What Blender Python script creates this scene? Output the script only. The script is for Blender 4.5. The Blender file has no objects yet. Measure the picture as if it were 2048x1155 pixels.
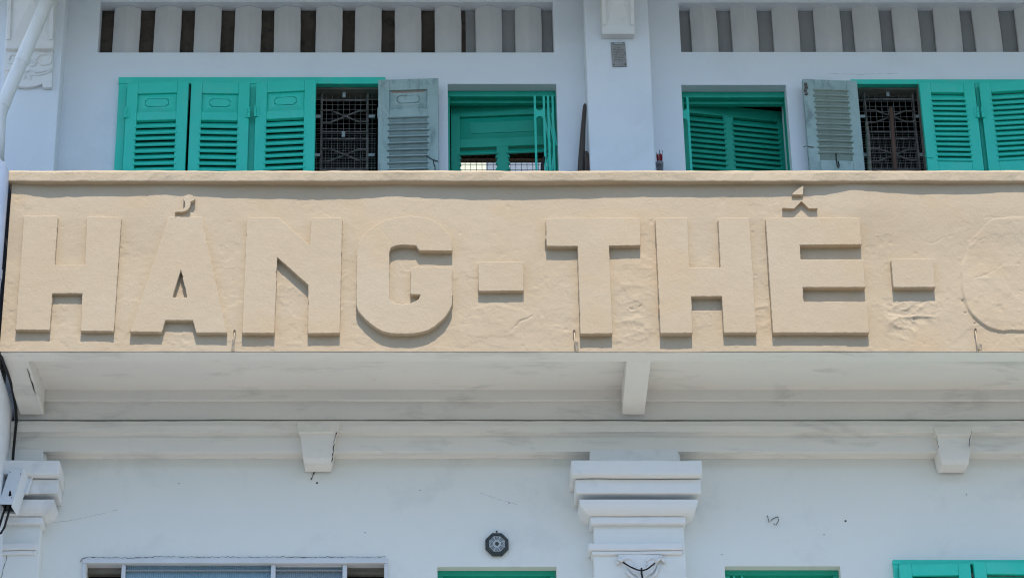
import bpy, bmesh, math, random
import numpy as np
from mathutils import Vector, Matrix, noise
from mathutils.geometry import tessellate_polygon

random.seed(7)
rng = np.random.default_rng(11)
R = math.radians
S = bpy.context.scene
COL = S.collection

# ------------------------------------------------------------------ camera
FPX, PX0, PY0, TILT = 5250.0, 815.0, 577.5, R(27.0)
CAMY, CAMZ = -12.91, 1.6
cam_d = bpy.data.cameras.new('camera')
cam = bpy.data.objects.new('camera', cam_d)
COL.objects.link(cam)
cam.location = (0, CAMY, CAMZ)
cam.rotation_euler = (R(90) + TILT, 0, 0)
cam_d.sensor_width = 36.0
cam_d.lens = 36.0 * FPX / 2048.0
cam_d.shift_x = (1024 - PX0) / 2048.0
cam_d.clip_end = 2000
S.camera = cam

# ------------------------------------------------------------------ light
SUN_EL, SUN_AZ = R(62.5), R(2.5)
world = bpy.data.worlds.new('World')
S.world = world
world.use_nodes = True
wn = world.node_tree.nodes
wl = world.node_tree.links
wn.clear()
wo = wn.new('ShaderNodeOutputWorld')
bg = wn.new('ShaderNodeBackground')
sky = wn.new('ShaderNodeTexSky')
sky.sky_type = 'NISHITA'
sky.sun_disc = False
sky.sun_elevation = SUN_EL
sky.sun_rotation = R(180) - SUN_AZ
sky.air_density = 1.0
sky.dust_density = 0.4
sky.ozone_density = 1.0
bg.inputs['Strength'].default_value = 0.15
wl.new(sky.outputs[0], bg.inputs[0])
wl.new(bg.outputs[0], wo.inputs[0])
sun_d = bpy.data.lights.new('sun', 'SUN')
sun_d.energy = 2.65
sun_d.angle = R(0.55)
sun_d.color = (1.0, 0.91, 0.79)
sun = bpy.data.objects.new('sun', sun_d)
COL.objects.link(sun)
to_sun = Vector((math.sin(SUN_AZ) * math.cos(SUN_EL), -math.cos(SUN_AZ) * math.cos(SUN_EL), math.sin(SUN_EL)))
sun.rotation_euler = to_sun.to_track_quat('Z', 'Y').to_euler()
sun.location = (0, -10, 30)
S.view_settings.view_transform = 'Standard'
S.view_settings.look = 'None'
S.view_settings.gamma = 1
S.view_settings.exposure = 1.03
S.view_settings.use_curve_mapping = False
S.cycles.filter_width = 1.1

# ------------------------------------------------------------------ measuring helpers
CT, ST = math.cos(TILT), math.sin(TILT)


def W(px, py, Y):
    """point of the depth plane y=Y that the photograph shows at (px, py)"""
    u, v = (px - PX0) / FPX, (PY0 - py) / FPX
    t = (Y - CAMY) / (CT - v * ST)
    return u * t, CAMZ + t * (ST + v * CT)


def X(px, py, Y):
    return W(px, py, Y)[0]


def Z(py, Y):
    return W(PX0, py, Y)[1]


# ------------------------------------------------------------------ materials
def mat(name, base, var=None, rough=0.85, scale=3.0, mix=0.35, bump=0.15, bscale=120.0, spec=0.3,
        stain=None, stain_scale=1.2, stain_lo=0.58, stain_hi=0.75, stain_amt=0.5, stretch=(1, 1, 1), bump2=0.0, b2scale=14.0):
    m = bpy.data.materials.new(name)
    m.use_nodes = True
    nt = m.node_tree
    N, L = nt.nodes, nt.links
    b = N['Principled BSDF']
    b.inputs['Roughness'].default_value = rough
    b.inputs['Specular IOR Level'].default_value = spec
    tc = N.new('ShaderNodeTexCoord')
    mp = N.new('ShaderNodeMapping')
    mp.inputs['Scale'].default_value = stretch
    L.new(tc.outputs['Object'], mp.inputs[0])
    col = None
    if var is not None:
        n = N.new('ShaderNodeTexNoise')
        n.inputs['Scale'].default_value = scale
        n.inputs['Detail'].default_value = 6
        n.inputs['Roughness'].default_value = 0.6
        L.new(mp.outputs[0], n.inputs[0])
        r = N.new('ShaderNodeValToRGB')
        r.color_ramp.elements[0].position = 0.35
        r.color_ramp.elements[1].position = 0.68
        r.color_ramp.elements[0].color = (*base, 1)
        v = [base[i] * (1 - mix) + var[i] * mix for i in range(3)]
        r.color_ramp.elements[1].color = (*v, 1)
        L.new(n.outputs[0], r.inputs[0])
        col = r.outputs[0]
    if stain is not None:
        n2 = N.new('ShaderNodeTexNoise')
        n2.inputs['Scale'].default_value = stain_scale
        n2.inputs['Detail'].default_value = 9
        n2.inputs['Roughness'].default_value = 0.65
        n2.inputs['Distortion'].default_value = 0.4
        L.new(mp.outputs[0], n2.inputs[0])
        mr = N.new('ShaderNodeMapRange')
        mr.inputs[1].default_value = stain_lo
        mr.inputs[2].default_value = stain_hi
        mr.inputs[3].default_value = 0
        mr.inputs[4].default_value = stain_amt
        L.new(n2.outputs[0], mr.inputs[0])
        mx = N.new('ShaderNodeMix')
        mx.data_type = 'RGBA'
        if col is None:
            mx.inputs[6].default_value = (*base, 1)
        else:
            L.new(col, mx.inputs[6])
        mx.inputs[7].default_value = (*stain, 1)
        L.new(mr.outputs[0], mx.inputs[0])
        col = mx.outputs[2]
    if col is None:
        b.inputs['Base Color'].default_value = (*base, 1)
    else:
        L.new(col, b.inputs['Base Color'])
    if bump > 0:
        n3 = N.new('ShaderNodeTexNoise')
        n3.inputs['Scale'].default_value = bscale
        n3.inputs['Detail'].default_value = 5
        L.new(tc.outputs['Object'], n3.inputs[0])
        bp = N.new('ShaderNodeBump')
        bp.inputs['Strength'].default_value = bump
        bp.inputs['Distance'].default_value = 0.004
        L.new(n3.outputs[0], bp.inputs['Height'])
        if bump2 > 0:
            n4 = N.new('ShaderNodeTexNoise')
            n4.inputs['Scale'].default_value = b2scale
            n4.inputs['Detail'].default_value = 7
            n4.inputs['Roughness'].default_value = 0.6
            L.new(tc.outputs['Object'], n4.inputs[0])
            bp2 = N.new('ShaderNodeBump')
            bp2.inputs['Strength'].default_value = bump2
            bp2.inputs['Distance'].default_value = 0.02
            L.new(n4.outputs[0], bp2.inputs['Height'])
            L.new(bp2.outputs[0], bp.inputs['Normal'])
        L.new(bp.outputs[0], b.inputs['Normal'])
    return m


M = {}
M['wall'] = mat('white_limewash_sky_tint', (0.735, 0.785, 0.835), (0.765, 0.80, 0.835), scale=2.2, mix=0.8, bump=0.10, bscale=90,
                stain=(0.50, 0.52, 0.53), stain_scale=2.4, stain_lo=0.52, stain_hi=0.85, stain_amt=0.35, stretch=(1.0, 1, 0.9), bump2=0.12, b2scale=9)  # white paint with skylight blue mixed into its base
M['wall_low'] = mat('white_limewash_low_light', (0.765, 0.785, 0.75), (0.795, 0.805, 0.765), scale=2.2, mix=0.8, bump=0.10, bscale=90,
                stain=(0.52, 0.53, 0.53), stain_scale=2.4, stain_lo=0.52, stain_hi=0.80, stain_amt=0.5, bump2=0.12, b2scale=9)  # same wall paint, less blue to offset the light below the balcony
M['trim'] = mat('white_limewash_trim', (0.76, 0.775, 0.775), (0.79, 0.785, 0.76), scale=3, mix=0.8, bump=0.12, bscale=90,
                stain=(0.42, 0.43, 0.43), stain_scale=4.5, stain_lo=0.58, stain_hi=0.8, stain_amt=0.5, bump2=0.12, b2scale=12)
M['soffit'] = mat('aged_white_soffit', (0.80, 0.77, 0.715), (0.74, 0.73, 0.69), scale=1.6, mix=0.9, bump=0.12, bscale=70,
                  stain=(0.42, 0.41, 0.39), stain_scale=3.6, stain_lo=0.55, stain_hi=0.68, stain_amt=0.42, stretch=(0.6, 1.6, 2.2),
                  bump2=0.12, b2scale=10)
M['beige'] = mat('beige_painted_render', (0.43, 0.342, 0.236), (0.45, 0.37, 0.268), scale=2.3, mix=1.0, bump=0.30, bscale=85,
                 stain=(0.47, 0.338, 0.208), stain_scale=1.9, stain_lo=0.50, stain_hi=0.70, stain_amt=0.55, bump2=0.16, b2scale=16)
M['letter'] = mat('beige_painted_letter', (0.445, 0.349, 0.235), (0.455, 0.369, 0.26), scale=4, mix=1.0, bump=0.24, bscale=75,
                  stain=(0.46, 0.338, 0.212), stain_scale=2.3, stain_lo=0.54, stain_hi=0.72, stain_amt=0.5, bump2=0.14, b2scale=18)
M['coping'] = mat('beige_painted_coping', (0.46, 0.375, 0.268), (0.42, 0.335, 0.232), scale=5, mix=0.9, bump=0.45, bscale=70,
                  stain=(0.30, 0.26, 0.21), stain_scale=9, stain_lo=0.62, stain_hi=0.74, stain_amt=0.5, stretch=(0.6, 1, 1.6), bump2=0.25, b2scale=30)
M['teal'] = mat('teal_gloss_paint', (0.022, 0.57, 0.435), (0.035, 0.62, 0.48), rough=0.5, scale=6, mix=0.9, bump=0.12, bscale=140, spec=0.4,
                stain=(0.11, 0.53, 0.43), stain_scale=6, stain_lo=0.52, stain_hi=0.72, stain_amt=0.5, stretch=(1, 1, 0.5), bump2=0.08, b2scale=25)
M['teal_shaded'] = mat('teal_paint_door_shade', (0.008, 0.36, 0.25), (0.013, 0.40, 0.28), rough=0.5, scale=6, mix=0.9, bump=0.12, bscale=140, spec=0.4,
                 stain=(0.01, 0.19, 0.14), stain_scale=8, stain_lo=0.58, stain_hi=0.8, stain_amt=0.5, bump2=0.08, b2scale=25)  # same paint as the teal, darkened for the shade of the doorways
M['grey'] = mat('weathered_blue_grey_wood', (0.30, 0.415, 0.40), (0.40, 0.51, 0.495), rough=0.8, scale=7, mix=0.9, bump=0.3, bscale=110,
                stain=(0.10, 0.13, 0.13), stain_scale=11, stain_lo=0.52, stain_hi=0.72, stain_amt=0.7, stretch=(1.3, 1, 0.6), bump2=0.2, b2scale=30)
M['greyslat'] = mat('weathered_sage_slat', (0.30, 0.375, 0.325), (0.37, 0.44, 0.39), rough=0.85, scale=9, mix=0.9, bump=0.4, bscale=90,
                    stain=(0.13, 0.16, 0.145), stain_scale=16, stain_lo=0.5, stain_hi=0.75, stain_amt=0.6, stretch=(0.5, 1, 1.4), bump2=0.2, b2scale=30)
M['greyslatblue'] = mat('weathered_grey_slat', (0.29, 0.385, 0.375), (0.36, 0.45, 0.44), rough=0.85, scale=9, mix=0.9, bump=0.4, bscale=90,
                        stain=(0.13, 0.16, 0.16), stain_scale=16, stain_lo=0.5, stain_hi=0.75, stain_amt=0.6, stretch=(0.5, 1, 1.4), bump2=0.2, b2scale=30)
M['barewood'] = mat('bare_brown_wood', (0.27, 0.18, 0.13), (0.33, 0.25, 0.2), scale=12, mix=0.9, bump=0.3, stretch=(0.4, 1, 3))
M['oldwood'] = mat('old_grey_timber', (0.13, 0.12, 0.10), (0.24, 0.23, 0.20), scale=14, mix=0.9, bump=0.4, stretch=(0.25, 1, 3),
                   stain=(0.06, 0.055, 0.05), stain_scale=9, stain_lo=0.5, stain_hi=0.7, stain_amt=0.6)
M['brown'] = mat('brown_timber', (0.085, 0.045, 0.032), (0.13, 0.08, 0.06), scale=10, mix=0.9, bump=0.3, stretch=(3, 3, 0.3))
M['polewood'] = mat('grey_brown_pole', (0.075, 0.06, 0.052), (0.12, 0.10, 0.085), scale=8, mix=0.9, bump=0.4, stretch=(3, 3, 0.3))
M['iron'] = mat('rusty_dark_iron', (0.07, 0.062, 0.057), (0.21, 0.19, 0.17), rough=0.75, scale=25, mix=0.9, bump=0.3)
M['wire'] = mat('galvanised_wire', (0.26, 0.24, 0.23), (0.36, 0.35, 0.34), rough=0.6, scale=30, mix=0.9, bump=0)
M['tab'] = mat('pale_metal_tab', (0.36, 0.40, 0.40), (0.25, 0.28, 0.28), rough=0.7, scale=20, mix=0.9, bump=0.1)
M['dark'] = mat('room_darkness_black', (0.012, 0.011, 0.010), (0.02, 0.018, 0.016), scale=3, mix=0.9, bump=0.1)  # near-black base stands in for the darkness of unlit rooms
M['soot'] = mat('sooty_brown_boards', (0.055, 0.044, 0.034), (0.09, 0.073, 0.058), scale=7, mix=0.9, bump=0.8, bscale=30, bump2=0.6, b2scale=12,
                stain=(0.03, 0.025, 0.02), stain_scale=10, stain_lo=0.52, stain_hi=0.66, stain_amt=0.9)
M['greypanel'] = mat('grey_plaster_panel', (0.26, 0.26, 0.26), (0.31, 0.31, 0.31), scale=3, mix=0.9, bump=0.15)
M['block'] = mat('grey_white_block', (0.56, 0.56, 0.56), (0.63, 0.62, 0.61), scale=4, mix=0.9, bump=0.15, bscale=70, stain=(0.36, 0.36, 0.35), stain_scale=5, stain_lo=0.52, stain_hi=0.75, stain_amt=0.5, stretch=(1.5, 1, 0.7))  # greyer, darker white than the trim, for the screen blocks
M['paleblue'] = mat('pale_blue_court_wall', (0.27, 0.33, 0.40), (0.30, 0.36, 0.43), scale=4, mix=0.8, bump=0.1)
M['cream'] = mat('sunlit_cream_wall', (0.74, 0.74, 0.58), (0.68, 0.68, 0.52), scale=4, mix=0.8, bump=0.1)
M['pvc'] = mat('white_plastic_pipe', (0.78, 0.79, 0.78), (0.70, 0.70, 0.67), rough=0.42, scale=6, mix=0.9, bump=0.05, spec=0.5, stretch=(2, 2, 0.6),
               stain=(0.42, 0.40, 0.36), stain_scale=5, stain_lo=0.55, stain_hi=0.8, stain_amt=0.5)
M['sheet'] = mat('shade_blue_glossy_plastic', (0.22, 0.28, 0.38), (0.28, 0.34, 0.45), rough=0.22, scale=6, mix=0.9, bump=0.05, spec=0.5)  # bluish tone of open shade is put into the base colour
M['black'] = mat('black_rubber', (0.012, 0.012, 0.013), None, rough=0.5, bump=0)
M['hairline'] = mat('grey_hairline', (0.30, 0.31, 0.32), (0.42, 0.43, 0.44), scale=40, mix=0.9, bump=0)
M['crack'] = mat('dark_crack', (0.07, 0.06, 0.055), (0.12, 0.105, 0.1), scale=40, mix=0.9, bump=0)
M['tin'] = mat('white_painted_tin', (0.74, 0.77, 0.79), (0.68, 0.71, 0.73), rough=0.45, scale=7, mix=0.9, bump=0.1, bscale=18,
               stain=(0.3, 0.27, 0.23), stain_scale=13, stain_lo=0.66, stain_hi=0.78, stain_amt=0.6)
M['frame_dark'] = mat('dark_mirror_frame', (0.035, 0.042, 0.042), (0.06, 0.066, 0.062), rough=0.55, scale=20, mix=0.9, bump=0.1)
M['silver'] = mat('dull_silver_plate', (0.40, 0.45, 0.47), (0.5, 0.54, 0.56), rough=0.4, scale=20, mix=0.8, bump=0.05)
M['plate'] = mat('weathered_zinc_plate', (0.27, 0.27, 0.265), (0.36, 0.355, 0.34), rough=0.7, scale=14, mix=0.9, bump=0.2,
                 stain=(0.09, 0.09, 0.09), stain_scale=38, stain_lo=0.54, stain_hi=0.68, stain_amt=0.55, stretch=(1, 1, 1))
M['etch'] = mat('dark_etched_text', (0.09, 0.09, 0.09), (0.16, 0.16, 0.155), scale=60, mix=0.9, bump=0)
M['plastic'] = mat('blue_ribbed_plastic', (0.20, 0.335, 0.42), (0.25, 0.385, 0.47), rough=0.35, scale=4, mix=0.9, bump=0.02, spec=0.5)
M['plastic_grey'] = mat('grey_ribbed_plastic', (0.19, 0.26, 0.31), (0.24, 0.32, 0.37), rough=0.35, scale=4, mix=0.9, bump=0.02, spec=0.5)
M['whiteframe'] = mat('white_painted_frame', (0.66, 0.69, 0.72), (0.58, 0.61, 0.63), rough=0.6, scale=6, mix=0.9, bump=0.12, bscale=70)
M['red'] = mat('red_incense', (0.25, 0.012, 0.014), (0.18, 0.008, 0.01), scale=30, mix=0.9, bump=0)
M['can'] = mat('dark_tin_can', (0.05, 0.045, 0.045), (0.35, 0.38, 0.42), rough=0.5, scale=22, mix=1.0, bump=0.1)
M['bracket'] = mat('corroded_steel', (0.17, 0.14, 0.10), (0.30, 0.26, 0.2), rough=0.6, scale=40, mix=0.9, bump=0.1)
M['road'] = mat('asphalt', (0.26, 0.25, 0.23), (0.30, 0.285, 0.265), scale=0.6, mix=0.9, bump=0.4, bscale=60)
M['pave'] = mat('concrete_paving', (0.44, 0.41, 0.36), (0.38, 0.35, 0.31), scale=1.5, mix=0.9, bump=0.3, bscale=50)


# ------------------------------------------------------------------ mesh helpers
class MB:
    def __init__(self):
        self.v, self.f, self.mi = [], [], []

    def add(self, vs, fs, mi=0):
        o = len(self.v)
        self.v += [tuple(p) for p in vs]
        self.f += [tuple(i + o for i in f) for f in fs]
        self.mi += [mi] * len(fs)
        return self

    def box(self, x0, x1, y0, y1, z0, z1, mi=0):
        return self.add([(x0, y0, z0), (x1, y0, z0), (x1, y1, z0), (x0, y1, z0), (x0, y0, z1), (x1, y0, z1), (x1, y1, z1), (x0, y1, z1)],
                        [(0, 3, 2, 1), (4, 5, 6, 7), (0, 1, 5, 4), (1, 2, 6, 5), (2, 3, 7, 6), (3, 0, 4, 7)], mi)

    def frustum(self, a, b, mi=0):
        """a, b = (x0,x1,yfront,z) rings whose back is y=0: bottom and top of a tapering block"""
        vs = []
        for x0, x1, yf, z in (a, b):
            vs += [(x0, yf, z), (x1, yf, z), (x1, 0.0, z), (x0, 0.0, z)]
        return self.add(vs, [(0, 3, 2, 1), (4, 5, 6, 7), (0, 1, 5, 4), (1, 2, 6, 5), (2, 3, 7, 6), (3, 0, 4, 7)], mi)

    def profx(self, prof, x0, x1, seg=0.09, jit=0.0, closed=True):
        """profile of (y,z) run along x with a hand-made wobble"""
        n = max(1, int(abs(x1 - x0) / seg))
        k = len(prof)
        vs, fs = [], []
        drift = np.zeros((k, 2))
        for i in range(n + 1):
            x = x0 + (x1 - x0) * i / n
            drift = drift * 0.75 + rng.normal(0, 1, (k, 2)) * jit * 0.6
            for j, (y, z) in enumerate(prof):
                vs.append((x, y + drift[j, 0], z + drift[j, 1]))
        for i in range(n):
            for j in range(k if closed else k - 1):
                a, b = i * k + j, i * k + (j + 1) % k
                fs.append((a, b, b + k, a + k))
        if closed:
            fs.append(tuple(range(k)))
            fs.append(tuple(n * k + j for j in reversed(range(k))))
        return self.add(vs, fs)

    def prism(self, poly, y0, y1, mi=0):
        """(x,z) polygon extruded from y0 to y1"""
        k = len(poly)
        vs = [(x, y0, z) for x, z in poly] + [(x, y1, z) for x, z in poly]
        fs = [tuple(range(k)), tuple(reversed(range(k, 2 * k)))]
        fs += [(j, j + k, (j + 1) % k + k, (j + 1) % k) for j in range(k)]
        return self.add(vs, fs, mi)

    def prismz(self, poly, z0, z1):
        k = len(poly)
        vs = [(x, y, z0) for x, y in poly] + [(x, y, z1) for x, y in poly]
        fs = [tuple(range(k)), tuple(reversed(range(k, 2 * k)))]
        fs += [(j, j + k, (j + 1) % k + k, (j + 1) % k) for j in range(k)]
        return self.add(vs, fs)

    def tube(self, pts, r, n=8, cap=True):
        pts = [Vector(p) for p in pts]
        rs = r if isinstance(r, (list, tuple)) else [r] * len(pts)
        vs, fs = [], []
        for i, p in enumerate(pts):
            a = pts[max(0, i - 1)]
            b = pts[min(len(pts) - 1, i + 1)]
            t = (b - a).normalized()
            up = Vector((0, 0, 1)) if abs(t.z) < 0.9 else Vector((0, 1, 0))
            s = t.cross(up).normalized()
            q = s.cross(t)
            for j in range(n):
                an = 2 * math.pi * j / n
                vs.append(p + (s * math.cos(an) + q * math.sin(an)) * rs[i])
        for i in range(len(pts) - 1):
            for j in range(n):
                a, b = i * n + j, i * n + (j + 1) % n
                fs.append((a, b, b + n, a + n))
        if cap:
            fs.append(tuple(reversed(range(n))))
            fs.append(tuple((len(pts) - 1) * n + j for j in range(n)))
        return self.add(vs, fs)

    def bar(self, p, q, w, y0, y1):
        """flat bar of width w from p to q in the (x,z) plane"""
        d = Vector((q[0] - p[0], q[1] - p[1]))
        n = Vector((-d.y, d.x)).normalized() * (w / 2)
        return self.prism([(p[0] + n.x, p[1] + n.y), (q[0] + n.x, q[1] + n.y), (q[0] - n.x, q[1] - n.y), (p[0] - n.x, p[1] - n.y)], y0, y1)

    def mesh(self, name, mats, bevel=0.0, smooth=False, seg=2, wob=0.0):
        me = bpy.data.meshes.new(name)
        bm = bmesh.new()
        vv = [bm.verts.new(p) for p in self.v]
        for f, mi in zip(self.f, self.mi):
            try:
                fc = bm.faces.new([vv[i] for i in f])
                fc.material_index = mi
            except ValueError:
                pass
        bmesh.ops.recalc_face_normals(bm, faces=bm.faces)
        if wob > 0:
            es = [e for e in bm.edges if e.calc_length() > .11]
            if es:
                bmesh.ops.subdivide_edges(bm, edges=es, cuts=5, use_grid_fill=True)
            for v in bm.verts:
                v.co += noise.noise_vector(v.co * 9.0) * wob + noise.noise_vector(v.co * 31.0) * wob * .5
        if bevel > 0:
            es = [e for e in bm.edges if len(e.link_faces) == 2 and e.calc_face_angle(0) > 0.6]
            bmesh.ops.bevel(bm, geom=es, offset=bevel, segments=seg, profile=0.6, affect='EDGES', clamp_overlap=True)
        if smooth:
            for f in bm.faces:
                f.smooth = True
        bm.to_mesh(me)
        bm.free()
        for m in (mats if isinstance(mats, (list, tuple)) else [mats]):
            me.materials.append(m)
        return me

    def build(self, name, mats, parent=None, bevel=0.0, smooth=False, label=None, seg=2, wob=0.0):
        return link(name, self.mesh(name, mats, bevel, smooth, seg, wob), parent, label)


def link(name, me, parent=None, label=None, loc=None, rot=None):
    o = bpy.data.objects.new(name, me)
    COL.objects.link(o)
    if parent is not None:
        o.parent = parent
    if loc is not None:
        o.location = loc
    if rot is not None:
        o.rotation_euler = rot
    if label:
        o['label'] = label
    return o


def tag(o, label, cat, group=None):
    o['label'] = label
    o['category'] = cat
    if group:
        o['group'] = group
    return o


def thing(name, label, cat, loc=(0, 0, 0), group=None):
    o = bpy.data.objects.new(name, None)
    o.empty_display_size = 0.05
    COL.objects.link(o)
    o.location = loc
    return tag(o, label, cat, group)


# ================================================================== GROUND
g = MB().box(-400, 400, -400, -3.4, -0.3, 0.0).build('road', M['road'])
g['kind'] = 'structure'
g = MB().box(-400, 400, -3.4, 30, -0.3, 0.14).build('pavement', M['pave'])
g['kind'] = 'structure'

# ================================================================== SHOPHOUSE
HOUSE = thing('shophouse', 'white shophouse front with teal shutters and a beige balcony parapet of raised letters', 'building', (0.5, 0, 0))
HOUSE_OFF = Vector((0.5, 0, 0))


def part(mb, name, mats, bevel=0.0, label=None, smooth=False, parent=None, seg=2, wob=0.0):
    o = mb.build(name, mats, None, bevel, smooth, label, seg, wob)
    attach(o, parent)
    return o


def attach(o, parent=None):
    p = parent or HOUSE
    o.parent = p
    o.matrix_parent_inverse = Matrix.Translation(-p.matrix_basis.translation) if p is HOUSE else Matrix.Identity(4)


XL, XR = X(6, 560, -0.76), 7.2       # party line on the left, and well past the frame on the right
FLOOR = 7.55

XLW = X(3, 250, 0)                   # party line in the wall plane
XFIN = X(27, 890, 0)

openings = []


def opening(px0, px1, row, prow, zbot):
    o = (X(px0, prow, 0), X(px1, prow, 0), zbot, Z(row, 0))
    openings.append(o)
    return o


LAT1 = opening(198, 1107, 4, 60, Z(105, 0))
LAT2 = opening(1360, 2330, 5, 60, Z(104, 0))
WIN1 = opening(243, 760, 160, 250, 8.35)
DOOR1 = opening(896, 1115, 168, 250, FLOOR)
DOOR2 = opening(1367, 1578, 170, 250, FLOOR)
WIN2 = opening(1720, 2246, 162, 250, 8.35)
LWIN = opening(172, 768, 1122, 1150, 5.3)
LDOOR1 = opening(875, 1113, 1132, 1145, 3.9)
LDOOR2 = opening(1450, 1681, 1131, 1145, 3.9)
LWINR = opening(1797, 2260, 1124, 1145, 5.3)


def wall_mesh(x0, x1, z0, z1, ops, y0, y1):
    xs = sorted({x0, x1, *[v for o in ops for v in o[:2] if x0 < v < x1]})
    zs = sorted({z0, z1, *[v for o in ops for v in o[2:] if z0 < v < z1]})
    solid = lambda i, j: 0 <= i < len(xs) - 1 and 0 <= j < len(zs) - 1 and not any(
        o[0] <= (xs[i] + xs[i + 1]) / 2 <= o[1] and o[2] <= (zs[j] + zs[j + 1]) / 2 <= o[3] for o in ops)
    mb = MB()
    for i in range(len(xs) - 1):
        for j in range(len(zs) - 1):
            if not solid(i, j):
                continue
            a, b, c, d = xs[i], xs[i + 1], zs[j], zs[j + 1]
            mb.add([(a, y0, c), (b, y0, c), (b, y0, d), (a, y0, d)], [(0, 1, 2, 3)])
            mb.add([(a, y1, c), (b, y1, c), (b, y1, d), (a, y1, d)], [(3, 2, 1, 0)])
            if not solid(i - 1, j):
                mb.add([(a, y0, c), (a, y1, c), (a, y1, d), (a, y0, d)], [(3, 2, 1, 0)])
            if not solid(i + 1, j):
                mb.add([(b, y0, c), (b, y1, c), (b, y1, d), (b, y0, d)], [(0, 1, 2, 3)])
            if not solid(i, j - 1):
                mb.add([(a, y0, c), (a, y1, c), (b, y1, c), (b, y0, c)], [(0, 1, 2, 3)])
            if not solid(i, j + 1):
                mb.add([(a, y0, d), (a, y1, d), (b, y1, d), (b, y0, d)], [(3, 2, 1, 0)])
    me = bpy.data.meshes.new('wall')
    me.from_pydata(mb.v, [], mb.f)
    bm = bmesh.new()
    bm.from_mesh(me)
    bmesh.ops.remove_doubles(bm, verts=bm.verts, dist=1e-5)
    es = [e for e in bm.edges if len(e.link_faces) == 2 and e.calc_face_angle(0) > 0.5]
    bmesh.ops.bevel(bm, geom=es, offset=0.005, segments=2, profile=0.6, affect='EDGES', clamp_overlap=True)
    bm.to_mesh(me)
    bm.free()
    return me


for za_, zb_, mm in ((0.1, FLOOR - .1, 'wall_low'), (FLOOR - .1, 11.6, 'wall')):
    w = link('wall', wall_mesh(XLW, XR, za_, zb_, [o for o in openings if za_ <= o[2] < zb_], 0.0, 0.22))
    w.data.materials.append(M[mm])
    attach(w)

# rooms behind the wall, a light court and the wall beyond it, glimpsed through the broken door
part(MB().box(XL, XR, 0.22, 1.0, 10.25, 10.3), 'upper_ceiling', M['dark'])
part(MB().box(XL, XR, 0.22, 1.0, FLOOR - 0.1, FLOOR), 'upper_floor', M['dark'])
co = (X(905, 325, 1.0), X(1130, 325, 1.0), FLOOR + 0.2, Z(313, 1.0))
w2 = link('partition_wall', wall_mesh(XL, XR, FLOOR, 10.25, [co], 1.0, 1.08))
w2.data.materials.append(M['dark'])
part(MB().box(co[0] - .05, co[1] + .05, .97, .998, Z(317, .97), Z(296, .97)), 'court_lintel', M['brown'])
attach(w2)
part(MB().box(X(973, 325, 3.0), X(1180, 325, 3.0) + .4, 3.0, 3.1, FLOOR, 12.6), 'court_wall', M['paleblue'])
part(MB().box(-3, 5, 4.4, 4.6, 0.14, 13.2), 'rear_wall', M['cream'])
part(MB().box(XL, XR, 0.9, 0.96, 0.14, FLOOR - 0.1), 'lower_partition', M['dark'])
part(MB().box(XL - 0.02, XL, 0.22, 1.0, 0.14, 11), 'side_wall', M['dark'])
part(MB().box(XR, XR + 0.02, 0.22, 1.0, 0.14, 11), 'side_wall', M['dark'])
part(MB().box(X(1265, 250, .3) - 0.9, X(1265, 250, .3) - 0.86, 0.22, 1.0, FLOOR, 10.25), 'room_divider', M['dark']) if False else None

# eave above the picture: keeps the sun off the upper wall
part(MB().box(XL - 0.6, XR, -1.64, 0.0, 10.15, 10.78).box(XL - 0.6, XR, 0.0, 1.2, 11.3, 11.42), 'eave_slab', M['soffit'], 0.01)

# ------------------------------------------------------------------ pilasters of the upper wall
PIL = (X(1180, 330, -0.14), X(1311, 330, -0.14))
part(MB().box(PIL[0], PIL[1], -0.14, 0.0, FLOOR, 10.6), 'pilaster', M['wall'], 0.008, wob=.004)
PILL = X(108, 330, -0.14)
part(MB().box(XLW + .004, PILL, -0.14, 0.0, FLOOR, 10.6), 'pilaster', M['wall'], 0.008, wob=.004)


part(MB().box(PIL[0] + 3.72, PIL[1] + 3.72, -.14, 0, FLOOR, 10.6), 'pilaster', M['wall'], .008, wob=.004)


def corbel(px0, px1, rowb):
    y0 = -0.14
    zb = Z(rowb, -0.20)
    x0, x1 = X(px0, rowb, -0.20), X(px1, rowb, -0.20)
    pr = [(y0, zb), (-0.195, zb), (-0.20, zb + 0.022), (-0.205, zb + 0.045), (-0.42, 10.6), (y0, 10.6)]
    mb = MB().profx(pr, x0, x1, 0.05, 0.0006)
    c = part(mb, 'corbel', M['trim'], 0.005)
    # sunk panel: raised borders and a pyramid on the sloping face
    def on(x, s, h):
        ya, za, yb, zb2 = -0.205, zb + 0.05, -0.42, 10.6
        n = Vector((0, -(zb2 - za), (yb - ya))).normalized()
        return Vector((x, ya + (yb - ya) * s, za + (zb2 - za) * s)) + n * h
    bw = 0.024
    for a, b in ((x0 + .003, x0 + bw), (x1 - bw, x1 - .003)):
        q = MB()
        q.add([on(a, 0.0, 0.012), on(b, 0.0, 0.012), on(b, 1, 0.012), on(a, 1, 0.012), on(a, 0, -.01), on(b, 0, -.01), on(b, 1, -.01), on(a, 1, -.01)],
              [(0, 1, 2, 3), (4, 5, 1, 0), (5, 6, 2, 1), (7, 4, 0, 3), (6, 7, 3, 2), (4, 7, 6, 5)])
        part(q, 'panel_border', M['trim'], 0.003, parent=c)
        q_o = c.children[-1]
    q = MB()
    a, b = x0 + bw + .008, x1 - bw - .008
    m_ = (a + b) / 2 + .01
    s1 = 0.34
    q.add([on(a, .01, .001), on(b, .01, .001), on(b, .9, .001), on(a, .9, .001), on(m_, .25, 0.03), on(m_, .66, 0.03)],
          [(0, 1, 4), (1, 2, 5, 4), (2, 3, 5), (3, 0, 4, 5), (0, 3, 2, 1)])
    part(q, 'panel_boss', M['trim'], 0.0, parent=c)
    return c


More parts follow.
